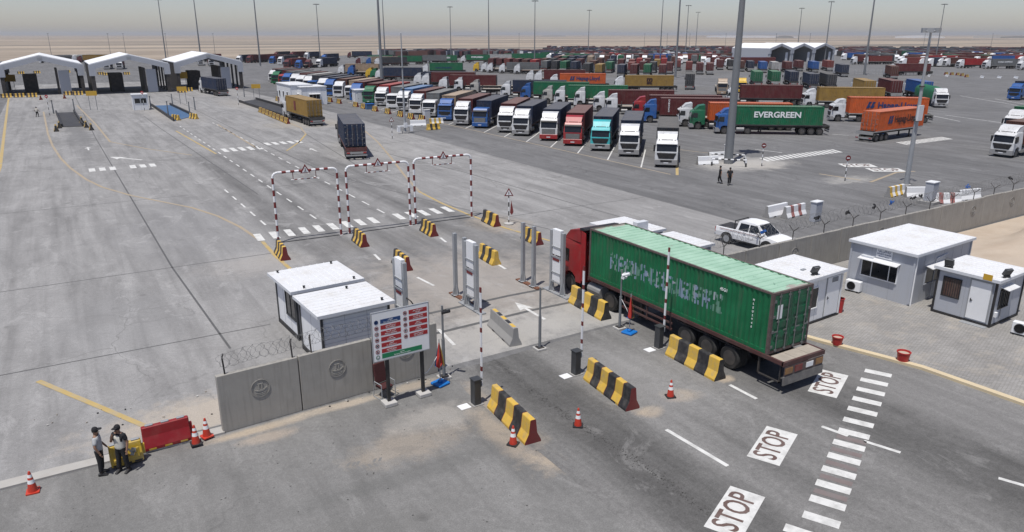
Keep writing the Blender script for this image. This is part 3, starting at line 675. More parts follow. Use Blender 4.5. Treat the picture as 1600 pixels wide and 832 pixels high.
for i,((cab,cont,st,ex),(px,py)) in enumerate(zip(rowA,pxA)):
    x,y = G(px,py)
    if i == 0: y -= .3
    if i > 8: y = 60.3 + 5.95*i + (i-9)*.35; x = 56.2
    lab = f"{cab} cab {cont} container truck, {ORD[i]} from the mast in the front diagonal row"
    if i == 0: lab = 'white cab truck with dark grey box at the mast end of the front diagonal row'
    if i: x += rnd0.uniform(-.5,.5); y += rnd0.uniform(-.35,.35)
    tr = truck((x,y), 227+(rnd0.uniform(-1.2,1.2) if i else 0), st, 'box', cab, cont, lab, gA, 2 if i < 16 else 1, i not in (7,10,13,17,21,26))
    if cab == 'white' and i in (0,5):
        q = MB(); q.box(-1.11,1.11,-.235,-.2,2.63,2.69); q.build('visor_trim', M['signgreen'], tr)
    if i == 4:
        for ch in children(tr):
            if ch.name.startswith('front_bumper'): ch.color = (*CC['red'],1)
# ---------------------------------------------------------------- the other rows of lorries
gB = 'lorries parked side on behind the front row'
rowB = [(1116,208,'blue','green',0,'box'),(1076,201,'green','orange',0,'box'),(1057,197,'white','flat',0,'flat'),(1003,191,'blue','maroon',1,'box'),(987,185,'red','maroon',1,'box'),
        (945,178,'white','maroon',0,'flat'),(926,174,'white','maroon',0,'box'),(897,166,'white','flat',1,'flat'),(866,164,'white','green',1,'box'),(847,162,'silver','flat',0,'flat'),(814,157,'blue','green',1,'box'),(783,153,'white','navy',1,'box'),
        (735,148,'silver','flat',2,'flat'),(711,142.5,'white','black',2,'flat'),(687,142,'white','maroon',2,'box'),(660,136,'white','maroon',1,'box'),(648,135,'white','navy',1,'box'),(588,126,'white','navy',0,'box'),(580,124,'green','flat',2,'flat'),(573,123,'yellow','flat',2,'flat'),(545,119,'blue','flat',1,'flat'),(530,118,'white','tan',0,'box')]
TR = {}
for i,(px,py,cab,cont,st,kind) in enumerate(rowB):
    desc = f"{cab} cab {cont} container truck" if kind=='box' else f"{cab} cab truck with empty flatbed"
    lab = {0:'blue cab truck carrying the large green container lettered EVERGREEN beside the tall mast',1:'green cab truck with an orange container behind the large EVERGREEN lettered truck'}.get(i, f"{desc}, {ORD[i]} from the mast in the second, side-on row")
    TR['B',i] = truck(G(px,py), 142, st, kind, cab, cont if kind=='box' else 'grey', lab, gB, 2 if i<14 else 1)
logo(TR['B',0],'EVERGREEN',1.15,M['letterwhite'],-1,-8.6,2.85,fit=6.6)
for k_,l_ in enumerate('HAMBURG'): text(l_,.36,M['letterwhite'],TR['B',3],(-1.236,-4.2,3.75-k_*.3),(R(90),0,R(-90)),bold=.03)
gC = 'lorries parked side on in the middle of the yard'
rowC = [(1294,189,'white','orange',0,-41,'white cab truck with orange HAPAG-LLOYD container standing behind the lone orange trailer'),(1252,168,'white','ochre',0,-41,'white cab truck with ochre container just behind the long orange container'),(1133,163,'white','maroon',1,-41,'white cab truck with plain maroon container beside the tall mast, behind the EVERGREEN truck'),
        (959,143,'white','ochre',1,-33,'white cab truck carrying an ochre container lettered MSC'),(858,139,'white','orange',1,-33,'white cab truck with orange HAPAG-LLOYD container in the middle of the yard'),(835,131,'white','maroon',1,-36,'white cab maroon container truck just behind the distant orange lettered container'),(822,130,'white','flat',0,-36,'white cab flatbed truck beside the maroon container behind the distant orange one'),
        (803,116,'white','flat',0,-36,'white cab flatbed truck, nearest the tail-on red containers in the third row'),(780,115,'white','grey',0,-36,'white cab grey container truck in the third row of the yard'),(761,114,'white','flat',0,-36,'white cab flatbed truck between two others in the third row'),(752,113,'white','flat',2,-36,'white cab flatbed truck next to the yellow cab in the third row'),(740,112,'yellow','flat',2,-36,'yellow cab flatbed truck in the third row beside the white cabs')]
for i,(px,py,cab,cont,st,ang,lab) in enumerate(rowC):
    kind = 'flat' if cont=='flat' else 'box'
    TR['C',i] = truck(G(px,py), ang+180, st, kind, cab, cont if kind=='box' else 'grey', lab, gC, 2 if i<3 else 1)
def hapag(tr, y=-9.0, side=-1, s=1.0):
    x = side*1.234
    d = 1 if side<0 else -1
    mb = MB()
    for k in range(2):
        yy = y + d*(3.1 - k*.62)*s
        pts = [(yy+d*.45*s,2.3),(yy-d*.0*s,2.3),(yy-d*.25*s,2.75),(yy-d*.0,2.8),(yy-d*.35*s,3.35),(yy+d*.1*s,3.35)]
        mb.prism(pts,'x',x-.003,x+.003)
    mb.build('emblem', M['letterblue'], tr)
    text('Hapag-Lloyd', 1.35*s, M['letterdark'] if side>0 else M['letterblue'], tr, (x, y-d*1.35*s, 2.78), (R(90),0,R(-90) if side<0 else R(90)), fit=6.2*s, bold=.03)
hapag(TR['C',0]); hapag(TR['C',4])
text('m',1.5,M['letterdark'],TR['C',3],(-1.234,-8.9,3.1),(R(90),0,R(-90)),fit=1.5, bold=.05); text('sc',1.25,M['letterdark'],TR['C',3],(-1.234,-8.9,2.3),(R(90),0,R(-90)),fit=1.4, bold=.05)

# lone orange box trailer in front (no tractor)
def trailer_only(p, head, cont, lab):
    r = thing('container_trailer', lab, 'trailer', (p[0]+16.1*math.cos(R(head)), p[1]+16.1*math.sin(R(head)), .002), R(head-90))
    mb = MB(); t = trailer_mb(); t.v = t.v
    for x in (-.5,.5): mb.box(x-.07,x+.07,-16,-3.4,.95,1.33)
    for i in range(9): mb.box(-1.2,1.2,-15.85+i*1.4,-15.75+i*1.4,1.2,1.36)
    for x in (-1.25,1.16): mb.box(x,x+.09,-16,-2.95,1.3,1.44,1)
    mb.box(-1.25,1.25,-16.06,-15.95,1.0,1.44,1)
    for x in (-.75,.75): mb.box(x-.08,x+.08,-5.6,-5.45,.12,1.2); mb.box(x-.2,x+.2,-5.72,-5.33,0,.12)
    for y in (-12.3,-13.55,-14.8): mb.tube((-1.05,y,.52),(1.05,y,.52),.09,8)
    mb.build('chassis', [M['chassis'],M['silverp']], r)
    for x in (-1.02,1.02):
        for y in (-12.3,-13.55,-14.8): wheel(r,x,y,WHEEL2)
    q = MB(); q.box(-1.2,-.8,-10.2,-8.8,.45,1.1); q.build('tool_box', M['fabric_blue'], r)
    q = MB(); q.box(-1.22,1.22,-16.12,-16.04,.42,.66); q.build('rear_bumper', M['silverp'], r)
    for s in (-1,1): q = MB(); q.box(s*.95-.18,s*.95+.18,-16.14,-16.122,.5,.6); q.build('tail_light', M['lampr'], r)
    container_mb().build('container', [M['contpaint'],M['chassis'],M['controof']], r)
    for s in (-1,1): door_mb(s).build('container_door', [M['contpaint'],M['lockbar']], r)
    paint(r,'white',cont); return r
t = trailer_only(G(1348,222), 4, 'orange', 'lone trailer with a bright orange HAPAG-LLOYD container standing without a tractor on open asphalt')
hapag(t, -9.2, 1, .95)

# single lorries on the move or apart
tr = truck(from_rear(G(558,250.5), 75), 75, 0, 'box', 'black', 'navy', 'dark navy container truck driving away beyond the red and white height gates')
tr = truck(from_rear(G(497,198), 90.5), 90.5, 0, 'box', 'white', 'ochre', 'white cab truck with an ochre container driving off onto the weighbridge ramp')
q = MB(); q.box(-1.236,-1.231,-8.6,-7.6,2.0,3.5); q.build('emblem_panel', M['redp'], tr)
tr = truck(from_rear(G(350,151), 96), 96, 1, 'box', 'white', 'navy', 'dark blue container truck halfway into the third gabled checking shed')
tr = truck(G(1562,246), 183, 0, 'box', 'white', 'brown', 'white cab brown container truck facing the camera at the edge of the open asphalt')
tr = truck(G(1577,214), 184, 0, 'box', 'white', 'green', 'white cab green container truck just behind the white and brown truck at the yard edge')
tr = truck(G(1470,169), 226, 0, 'tarp', 'white', 'green', 'white cab truck with a rounded green tarpaulin load in the open yard')
tr = truck(G(1582,157), 186, 2, 'box', 'blue', 'navy', 'blue cab truck at the far edge of the yard beside faint bay lines')
tr = truck(G(1128,149), 226, 1, 'flat', 'tan', 'grey', 'beige cab truck facing the camera on the lane beyond the ochre container')
tr = truck(G(1158,146), 226, 2, 'flat', 'yellow', 'grey', 'yellow cab truck facing the camera behind the tall mast')
tr = truck(from_rear(G(1077,141),46), 46, 0, 'box', 'white', 'dark grey', 'dark grey container truck seen from behind on the lane beside the ochre MSC container')
gD2 = 'container trucks seen from behind beyond the orange containers'
for px,py,cab,cont in ((1358,156,'white','ochre'),(1400,156,'white','maroon'),(1447,158,'white','blue')):
    truck(from_rear(G(px,py),46),46,0,'box',cab,cont,f"{cont} container truck, tail towards the camera, just behind the long orange lettered container",gD2,1)
truck(from_rear(G(1397,124),41),41,0,'box','white','brown','brown container truck driving away alone past the row of far white cabs',None,1)
truck(G(1385,118),150,0,'box','white','maroon','long maroon container truck side on by the far blue kerb',None,1)
for (px,py,cab,cont) in ((1330,101,'white','maroon'),(1347,101,'white','rust red'),(1474,105,'white','brown'),(1495,107,'white','red'),(1536,108,'white','grey'),(1590,110,'white','maroon')):
    tr = truck(G(px,py),158,0,'box',cab,cont,f"white cab {cont} container truck parked side on near the far edge of the yard",'far side-on lorries',1)
    if cont == 'grey':
        text('CHINA SHIPPING',.9,M['letterwhite'],tr,(-1.234,-9,2.8),(R(90),0,R(-90)),fit=7,bold=.03); tr['label'] = 'white cab truck with grey CHINA SHIPPING container near the far edge of the yard'
    if px == 1590: tr['label'] = 'white cab maroon container truck just behind the grey CHINA SHIPPING container'
    if px == 1330: tr['label'] = 'white cab maroon container truck parked closest to the white gabled halls'

# rows seen from behind: (rear pixel, container)
D1 = [(849,112.5,'grey'),(865,112.5,'dark grey'),(879,113.5,'green'),(895,114,'navy'),(915,118,'dark grey'),(934,120,'ochre'),(969,121,'navy'),(989,120.5,'maroon'),(1010,120.5,'green'),(1034,121,'maroon'),(1076,114.5,'rust red'),(1093,117,'maroon'),(1109,117.5,'maroon'),(1158,112.5,'brown'),(1173,113,'navy'),(1193,114.5,'blue'),(1211,115,'pale grey'),(1232,114.5,'maroon'),(1250,112,'maroon'),(1274,114,'blue'),(1297,112,'rust red'),(1320,121,'navy'),(1184,136,'green'),(1212,136,'green'),(1240,136,'navy'),(1271,141,'navy'),(1299,142,'dark grey')]
near = D1[22:]; D1 = D1[:22]
for i,(px,py,c) in enumerate(near):
    truck(from_rear(G(px,py),46),46,1,'box','white',c,f"{c} container truck seen from behind, {ORD[i]} in the short nearer row before the halls",'short tail-on row before the halls',2)
for i,(px,py,c) in enumerate(D1):
    hd = 46
    truck(from_rear(G(px,py),hd),hd,0,'box','white',c,f"{c} container truck seen from behind, {ORD[i]} along the nearer long tail-on row",'nearer long tail-on row',1)
D2 = [(868,102.5,'maroon'),(881,102,'green'),(892,102.5,'navy'),(907,102.5,'navy'),(921,103,'tan'),(936,106,'brown'),(952,109.5,'navy'),(969,109,'maroon'),(986,109.5,'rust red'),(998,107,'red'),(1011,107.5,'maroon'),(1026,109.5,'ochre'),(1037,107,'red'),(1058,107,'maroon'),
      (766,106.5,'maroon'),(779,107,'maroon'),(791,107.5,'rust red'),(805,108,'maroon'),(819,109,'brown'),(832,110,'red')]
for i,(px,py,c) in enumerate(D2):
    truck(from_rear(G(px,py),47),47,0,'box','white',c,f"{c} container truck seen from behind, {ORD[i if i<14 else i-14]} along the {'farther' if i<14 else 'short red'} tail-on row",'farther long tail-on row' if i<14 else 'short red tail-on row',1)
# green lettered line and its neighbours
D3 = [(848,107,'brown'),(861,107,'dark grey'),(875,107.5,'maroon'),(889,108,'navy'),(903,108.5,'maroon'),(1045,116,'maroon'),(1058,111,'rust red'),(985,116,'rust red'),(1003,114,'maroon'),(1019,115,'dark grey'),(950,115,'green'),(925,112,'brown'),(1125,110,'maroon'),(1142,110,'dark grey')]
for i,(px,py,c) in enumerate(D3):
    truck(from_rear(G(px,py),46),46,0,'box','white',c,f"{c} container truck seen from behind, {ORD[i]} of those squeezed between the long tail-on rows",'trucks between the long tail-on rows',1)
gE = 'lorries parked side on in the far lines'
E_ = [(567,100,'red','green'),(612,101,'white','green'),(652,99.5,'white','grey'),(668,99.5,'white','green'),(720,98.5,'white','green'),(755,97.5,'white','pale grey'),(660,116,'white','green'),(838,93,'white','green'),(780,96,'white','green'),(812,95,'white','green')]
for i,(px,py,cab,cont) in enumerate(E_):
    tr = truck(G(px,py), 148, 0, 'box', cab, cont, f"{cab} cab {cont} container truck, {ORD[i]} along the far green line", gE, 1)
    if i in (0,3,4): text('EVERGREEN',1.1,M['letterwhite'],tr,(-1.234,-8.6,2.85),(R(90),0,R(-90)),fit=6,bold=.03)
    if i in (0,3,4): tr['label'] = f"{cab} cab truck with green EVERGREEN container, {('first','second','third')[(0,3,4).index(i)]} of three such in the far green line"
    if i == 6: text('CONTAINERS',.7,M['letterblue'],tr,(-1.234,-8,2.3),(R(90),0,R(-90)),fit=6,bold=.03); tr['label']='white cab truck with blue-lettered green container nearer than the far green line'
# dark cluster on the far side of the sheds
F_ = [(372,99,'navy'),(388,99,'maroon'),(404,98,'rust red'),(424,100,'maroon'),(437,101,'dark grey'),(447,107,'rust red'),(465,108,'dark grey'),(480,107,'brown'),(497,106,'navy'),(505,97,'navy'),(430,92,'dark grey'),(455,92,'maroon'),(478,92.5,'navy'),(543,91,'navy'),(556,103,'pale grey'),(572,103,'tan'),(585,104,'dark grey'),(283,97,'navy'),(300,97,'maroon'),(121,99,'ochre')]
for i,(px,py,c) in enumerate(F_):
    truck(G(px,py), 222 if i<13 else (165 if i!=19 else 172), 2, 'box' if i not in (6,7) else 'flat', 'white' if i%4==0 else ('maroon' if i%3 else 'blue'), c, f"{c} lorry, {ORD[i]} in the dark cluster beyond the checking sheds" if i not in (6,7) else f"low flatbed lorry, {ORD[i]} in the dark cluster beyond the checking sheds", 'lorries beyond the checking sheds', 1)
for i,(px,py) in enumerate(((167,109),(187,109),(314,103),(331,104))):
    truck(G(px,py), 262, 0, 'box', 'white', 'maroon' if i%2 else 'navy', f"white cab {('navy','maroon')[i%2]} container truck seen through the {('second','second','third','third')[i]} checking shed", 'lorries behind the sheds', 1)

# ---------------------------------------------------------------- far packed lot: one small mesh per lorry
def far_mesh(flip, long=True):
    mb = MB(); mb.box(-1.22,1.22,-15.1,-2.9,1.35,4.05,0); mb.add([(-1.2,-15.05,4.055),(1.2,-15.05,4.055),(1.2,-2.95,4.055),(-1.2,-2.95,4.055)],[(0,1,2,3)],1)
    mb.box(-1.1,1.1,-16,-.3,.55,1.34,2)
    for y in (-1.3,-4.6,-12.5,-13.7,-14.9): mb.box(-1.2,1.2,y-.45,y+.45,0,.9,2)
    mb.prism([(0,.5),(0,1.75),(-.3,2.8),(-1.2,3.55),(-2.2,3.7),(-2.2,.5)],'x',-1.22,1.22,3)
    mb.prism([(.01,1.8),(-.28,2.7),(-.3,2.7),(-.02,1.8)],'x',-1.05,1.05,2)
    return mb.mesh('far_container_truck',[M['contpaint'],M['controof'],M['chassis'],M['white']])
FM = far_mesh(False)
fcols = ['maroon','maroon','rust red','brown','navy','green','dark grey','grey','maroon','blue','tan','red','brown']
fcols = fcols + ['maroon','rust red','maroon','dark grey','navy']
rnd = random.Random(3)
nfar = 0
def far_truck(x, y, head, c=None):
    global nfar
    c = c or rnd.choice(fcols)
    o = bpy.data.objects.new('far_container_truck', FM); COL.objects.link(o); o.location=(x,y,.002); o.rotation_euler=(0,0,R(head-90)); o.color=(*CC[c],1)
    tag(o, f"distant {c} container truck in the packed rows along the back of the yard", 'truck', f"distant {c} container trucks in the packed rows"); nfar += 1
rows = []
for py, x0, x1, step, mode in ((104.5,1405,1478,13,'s'),(100.5,1400,1600,16,'s'),(97,1330,1610,13,'t'),(94,1315,1610,15,'s'),(91.5,1315,1610,13,'t'),(104,1098,1165,15,'s'),(101,1050,1140,12,'t'),(98.5,880,1135,11,'t'),(96,850,1140,11,'s'),(94,860,1145,11,'t'),(91.5,690,1145,12,'t'),(103.5,700,760,13,'s'),(89.5,620,1145,16,'s'),(87.5,600,1145,15,'t')):
    px = x0 + rnd.uniform(0,4)
    while px < x1 and nfar < 138:
        if rnd.random() < .86:
            hd = (47 if rnd.random()<.7 else 227) if mode=='t' else 150
            if px > 1300: hd += 8
            far_truck(*G(px, py+rnd.uniform(-.35,.35)), hd+rnd.uniform(-2,2))
        px += step*rnd.uniform(.85,1.2)
# the last lines merge into one mass
mb = MB(); cl = ['maroon','brown','dark grey','navy','maroon','grey']
for k in range(760):
    if k%3: px = rnd.uniform(600,1145); py = rnd.uniform(78.5,91) if px>850 else rnd.uniform(85,91)
    else: px = rnd.uniform(1318,1640); py = rnd.uniform(80,91)
    if px < 880 and rnd.random()<.5: continue
    x,y = G(px, py); a = R(rnd.choice((-43,-43,60)))
    i = rnd.randrange(6); mb.obox((x,y,2.7),(2.4,12.2,2.6),a,i); mb.obox((x,y,.7),(2.2,13,1.3),a,6)
    mb.obox((x+7.6*math.sin(-a),y+7.6*math.cos(a),2.0),(2.4,2.2,3.2),a,7 if rnd.random()<.5 else 6)
fm = [mk('far_'+c.replace(' ','_')+'_box', tuple(v*.9+.02 for v in CC[c]), .8) for c in cl]+[M['chassis'],M['white']]
tag(mb.build('distant_lorries', fm, merge=False), 'mass of container lorries too far off to count along the back of the yard', 'trucks', None, 'stuff')

# loads of pipes and machinery on lorries beyond the first shed
for k,(px,py) in enumerate(((62,99),(88,98),(112,98))):
    tr = truck(G(px,py), 190, 2, 'tarp', 'white', ('dark grey','silver','grey')[k], f"{('dark','silver','grey')[k]} covered lorry beyond the roof of the first checking shed", 'lorries beyond the checking sheds', 1)
# ---------------------------------------------------------------- the big green lorry at the gate
h = thing('container_truck', 'big red cab lorry with a worn green container stopped in the gate lane', 'truck', (24.63, 33.55, .0115), 0)
st = 1
def sub(o, par): adopt(o, par)
cb = cab_body(3.05); cab_o = cb.build('cab', M['cabpaint'], h, bevel=.05)
src = make_truck(1,'box',2,True)
for ch in children(src):
    k = ch.name.split('.')[0]
    if k in ('cab','container','container_door','chassis','wheel','rear_bumper','tail_light','roof_deflector','number_plate'): bpy.data.objects.remove(ch)
    else: adopt(ch, h)
bpy.data.objects.remove(src)
for ch in children(h): ch.color = (*CC['red'],1)
# high roof: red shell, black lip, open back
d = MB()
prof = [(-.5,3.05,1.1),(-1.1,3.62,1.14),(-2.1,3.86,1.17),(-2.15,3.1,1.19)]
n = 4; vs = [(-w,y,z) for y,z,w in prof]+[(w,y,z) for y,z,w in prof]
d.add(vs,[(i,i+1,i+1+n,i+n) for i in range(2)]); d.add(vs,[(0,1,2,3),(n,n+1,n+2,n+3)])
d.build('roof_deflector', M['cabpaint'], h).color = (*CC['red'],1)
d = MB(); d.prism([(-2.05,3.80),(-2.05,3.92),(-2.42,3.96),(-2.5,3.86),(-2.42,3.82)],'x',-1.2,1.2); d.build('roof_spoiler', M['black'], h)
d = MB()
for s in (-1,1): d.prism([(-2.2,.9),(-2.2,3.8),(-2.62,3.7),(-2.62,1.0)],'x',s*1.19-.02,s*1.19+.02)
d.build('side_fairing', M['cabpaint'], h).color = (*CC['red'],1)
# worn container with its own peeling paint
m, t, b, oc = new_mat('worn_green_container_paint')
sx = _n(t,'ShaderNodeSeparateXYZ'); t.links.new(oc, sx.inputs[0])
f = noise(t, oc, 1.1, 5); c = mixc(t, ramp(t,f,[(.3,0.),(.7,1.)]), (.006,.105,.040), (.012,.165,.066))
stv = noise(t, mapping(t, oc, (3,3.2,.35)), 1.8, 4, .6); c = mixc(t, mth(t,'MULTIPLY', ramp(t,stv,[(.52,0.),(.72,1.)]), .6), c, (.085,.10,.075))
rs = noise(t, mapping(t, oc, (2,2,.8)), 2.6, 6, .72); c = mixc(t, ramp(t, rs, [(.64,0.),(.69,.85)]), c, (.12,.07,.05))
t.links.new(c, b.inputs['Base Color']); b.inputs['Roughness'].default_value = .6; b.inputs['Specular IOR Level'].default_value = .3
gm = m
m, t, b, oc = new_mat('chalky_green_roof_paint')
f = noise(t, oc, .9, 5); c = mixc(t, ramp(t,f,[(.3,0.),(.7,1.)]), (.25,.42,.31), (.36,.54,.42))
rs = noise(t, mapping(t, oc, (1.4,1,1)), 1.5, 6, .74); c = mixc(t, ramp(t, rs, [(.63,0.),(.68,1.)]), c, (.10,.20,.15))
r2 = noise(t, mapping(t, oc, (1,.8,1), (9,2,0)), .8, 6, .7); c = mixc(t, ramp(t, r2, [(.66,0.),(.7,1.)]), c, (.34,.29,.27))
sx = _n(t,'ShaderNodeSeparateXYZ'); t.links.new(oc, sx.inputs[0])
ed = mth(t,'ADD', mth(t,'DIVIDE', mth(t,'SUBTRACT', mth(t,'ABSOLUTE', mth(t,'ADD', sx.outputs[1], 9.1)), 4.9), 1.5), mth(t,'MULTIPLY', mth(t,'SUBTRACT', noise(t, oc, 1.2, 5, .7), .5), 2.2))
c = mixc(t, ramp(t, ed, [(.55,0.),(.7,1.)]), c, (.33,.30,.27))
t.links.new(c, b.inputs['Base Color']); b.inputs['Roughness'].default_value = .8
rm = m
M['frame_rust'] = mk('rusty_frame_paint', (.10,.072,.066), .8, 0, .35, 5, .5, (.16,.13,.115))
C0 = -3.0
box = container_mb(12.19, 2.65, 1.45, C0, True)
# edge frame in rusty brown: material 3 for posts (first faces), roof separately
bo = box.build('container', [gm, M['chassis'], rm], h)
fr = MB(); W_ = 1.219; ye = C0-12.19
for x in (-W_-.012, W_-.12):
    for y in (C0-.115, ye-.012): fr.box(x,x+.132,y,y+.127,1.44,4.11)
for x in (-W_-.012, W_-.09): fr.box(x,x+.102,ye+.115,C0-.115,4.03,4.108)
for y in (C0-.1, ye-.014): fr.box(-W_+.12,W_-.12,y,y+.112,4.0,4.108); fr.box(-W_+.12,W_-.12,y,y+.112,1.445,1.58)
fr.build('corner_frame', M['frame_rust'], bo)
M['doorgreen'] = mk('worn_green_door_paint', (.006,.115,.05), .6, 0, .3, 2.2, .85, (.055,.06,.055), .5)
M['doorbar'] = mk('worn_door_bar', (.15,.16,.16), .65, .2, .3, 4, .5, (.10,.09,.08))
for s in (-1,1):
    dd = door_mb(s, 2.65, 1.45, ye, True).build('container_door', [M['doorgreen'],M['doorbar']], h)
q = MB(); q.box(-.92,-.62,ye-.036,ye-.031,2.95,3.55); q.build('paper_notice', M['white'], h)
text('45G1',.2,M['letterwhite'],bo,(-1.226,ye+2.6,3.5),(R(90),0,R(-90)))
for i,ch_ in enumerate('HLSU2940'): text(ch_,.13,M['letterwhite'],bo,(-1.226,ye+.95,3.55-i*.17),(R(90),0,R(-90)))
# torn remains of the name once stuck on the sides: strips left on the ridges and in the valleys of the sheet
GL = {'A':'01110 10001 11111 10001 10001','D':'11110 10001 10001 10001 11110','M':'10001 11011 10101 10101 10001','I':'01110 00100 00100 00100 01110','U':'10001 10001 10001 10001 01110','N':'10001 11001 10101 10011 10001','B':'11110 10001 11110 10001 11110','E':'11111 10000 11110 10000 11111','R':'11110 10001 11110 10010 10001','T':'11111 00100 00100 00100 00100','K':'10001 10010 11100 10010 10001','O':'01110 10001 10001 10001 01110'}
rp = random.Random(21)
PL_ = [mk('torn_film_blue',(.22,.29,.40),.6,0,.2,6,.3,(.12,.25,.2)), mk('torn_film_pale',(.33,.37,.41),.6,0,.2,6,.4,(.2,.3,.25)), mk('glue_residue',(.10,.24,.17),.8,0,.25,5,.3,(.3,.36,.33))]
n_ = int(round((12.19-.22)/.278)); pp = (12.19-.22)/n_
for sd_ in (-1,1):
    q = MB(); word = 'KADMNIUNBERT'; lw = 7.9/len(word)
    for k in range(n_*4):
        y0_ = (ye+.11)+(k//4)*pp+(k%4)*pp/4; y1_ = y0_+pp/4; d0,d1 = ((0,0),(0,.036),(.036,.036),(.036,0))[k%4]
        al = (-4.75-(y0_+y1_)/2)                                        # distance along the word from its front end
        if not 0 <= al < 7.9: continue
        li = int(al/lw); fx_ = (al-li*lw)/lw
        if fx_ > .9: continue
        bits = GL[word[li]].split(); cx_ = min(4,int(fx_/.9*5)); xo_ = 1.219-.012+.004
        run = None
        for row in range(6):
            on = row < 5 and bits[row][cx_]=='1'
            keep = row < 5 and ((on and rp.random()<.8) or (not on and rp.random()<.3))
            if keep and run is None: run = (3.2-row*.17+rp.uniform(-.06,.05), on)
            if run is not None and (not keep or rp.random()<.12):
                z1_ = run[0]; z0_ = max(2.32, 3.2-row*.17-(.17 if keep else 0)+rp.uniform(-.05,.06)); mt_ = (0 if rp.random()<.55 else (1 if rp.random()<.45 else 2)) if run[1] else 2
                if z1_-z0_ > .03: q.quad([(sd_*(xo_-d0),y0_,z0_),(sd_*(xo_-d1),y1_,z0_),(sd_*(xo_-d1),y1_,z1_),(sd_*(xo_-d0),y0_,z1_)],mt_)
                run = None
    q.build('lettering', PL_, bo, merge=False)
# trailer
mb = MB(); rear = -16.05
for x in (-.5,.5): mb.box(x-.08,x+.08,rear+.2,-3.2,.92,1.32)
for i in range(10): mb.box(-1.2,1.2,rear+.4+i*1.3,rear+.5+i*1.3,1.18,1.34)
mb.box(-.45,.45,-6.4,-.6,.55,.9)
for x in (-.75,.75): mb.box(x-.08,x+.08,-7.0,-6.84,.25,1.2); mb.box(x-.14,x+.14,-7.08,-6.76,.2,.26)
for y in (-10.52,-11.85,-13.2,-4.9): mb.tube((-1.05,y,.54),(1.05,y,.54),.1,8)
mb.box(-1.2,-.9,-13.75,-9.9,1.12,1.16); mb.box(.9,1.2,-13.75,-9.9,1.12,1.16)
mb.build('chassis', M['chassis'], h)
mb = MB()
for x in (-1.28,1.18): mb.box(x,x+.1,rear,-3.1,1.27,1.435)
mb.box(-1.28,1.28,rear-.05,rear+.06,1.25,1.435); mb.box(-1.28,1.28,-3.1,-3.0,1.2,1.435)
mb.build('side_rail', M['siderail'], h)
for s in (-1,1):
    mb = MB()
    for z in (.55,.85): mb.box(s*1.2-.03,s*1.2+.03,-9.6,-5.9,z,z+.09)
    for y in (-6.1,-7.8,-9.5): mb.box(s*1.2-.028,s*1.2+.028,y-.03,y+.03,.5,1.27)
    mb.build('side_guard', M['siderail'], h)
mb = MB()
for i in range(3): mb.box(-1.19+i*.795,-1.19+i*.795+.785,rear+.07,ye-.12,1.36,1.415+.004*i)
mb.build('rear_deck', M['wood'], h)
mb = MB()
mb.prism([(rear-.02,.40),(rear-.09,.42),(rear-.06,.80),(rear+.0,.80)],'x',-1.24,1.24)
mb.build('rear_bumper', mk('scraped_steel',(.13,.125,.12),.6,.2,.3,3,.6,(.28,.26,.24)), h, bevel=.01)
mb = MB(); mb.box(-1.2,1.2,rear-.05,rear-.03,.82,1.22); lp = mb.build('light_panel', M['frame_rust'], h)
M['dirtya']=mk('dirty_amber_lamp',(.26,.13,.04),.5,0,.3,5,.6,(.14,.11,.09)); M['dirtyr']=mk('dirty_red_lamp',(.18,.02,.02),.5,0,.3,5,.5,(.14,.11,.09))
for x,mm in ((-.95,'dirtya'),(.95,'dirtya'),(-.35,'dirtyr')):
    q = MB(); q.box(x-.22,x+.22,rear-.075,rear-.055,.9,1.16); q.build('tail_light', M[mm], h)
q = MB(); q.box(.12,.55,rear-.075,rear-.055,.92,1.14); q.build('number_plate', M['white'], h)
q = MB(); q.box(-1.2,-1.12,rear+.15,rear+1.3,.45,.5); q.box(-1.2,-1.12,rear+.15,rear+.2,.45,1.27); q.box(-1.2,-1.12,rear+1.25,rear+1.3,.45,1.27); q.build('mud_guard_frame', M['chassis'], h)
TY = wheel_mb(True).mesh('tyre',[M['tyre'],M['rim']], smooth=True)
tm = MB(); r_=.54; hh=.16
tm.lathe([(r_*.6,-hh*.9),(r_*.9,-hh),(r_*.985,-hh*.75),(r_,-hh*.4),(r_,hh*.4),(r_*.985,hh*.75),(r_*.9,hh),(r_*.6,hh*.9)], axis='x', n=32)
TYM = tm.mesh('tyre', M['tyre'], smooth=True)
rmb = MB(); rmb.lathe([(0,hh*.25),(.1,hh*.3),(.13,hh*.1),(.15,-hh*.35),(.27,-hh*.4),(.31,hh*.55),(.335,hh*.95)], axis='x', n=26)
for k in range(8):
    a = k*math.pi/4; rmb.tube((-hh*.4,.2*math.cos(a),.2*math.sin(a)),(-hh*.1,.2*math.cos(a),.2*math.sin(a)),.022,6)
RIM = rmb.mesh('rim', M['rim'], smooth=True)
for s in (-1,1):
    for y in (-1.24,-4.9,-10.52,-11.85,-13.2):
        for xo in ((1.04,) if y==-1.24 else (1.04,.70)):
            w_ = bpy.data.objects.new('tyre', TYM); COL.objects.link(w_); adopt(w_,h); w_.location=(s*xo,y,.54); w_.rotation_euler=(y*2,0,0 if s>0 else math.pi)
            if xo>1: rr = bpy.data.objects.new('rim', RIM); COL.objects.link(rr); adopt(rr,w_)
for ch in children(h):
    if ch.name.startswith('tyre'): ch.name = 'wheel'

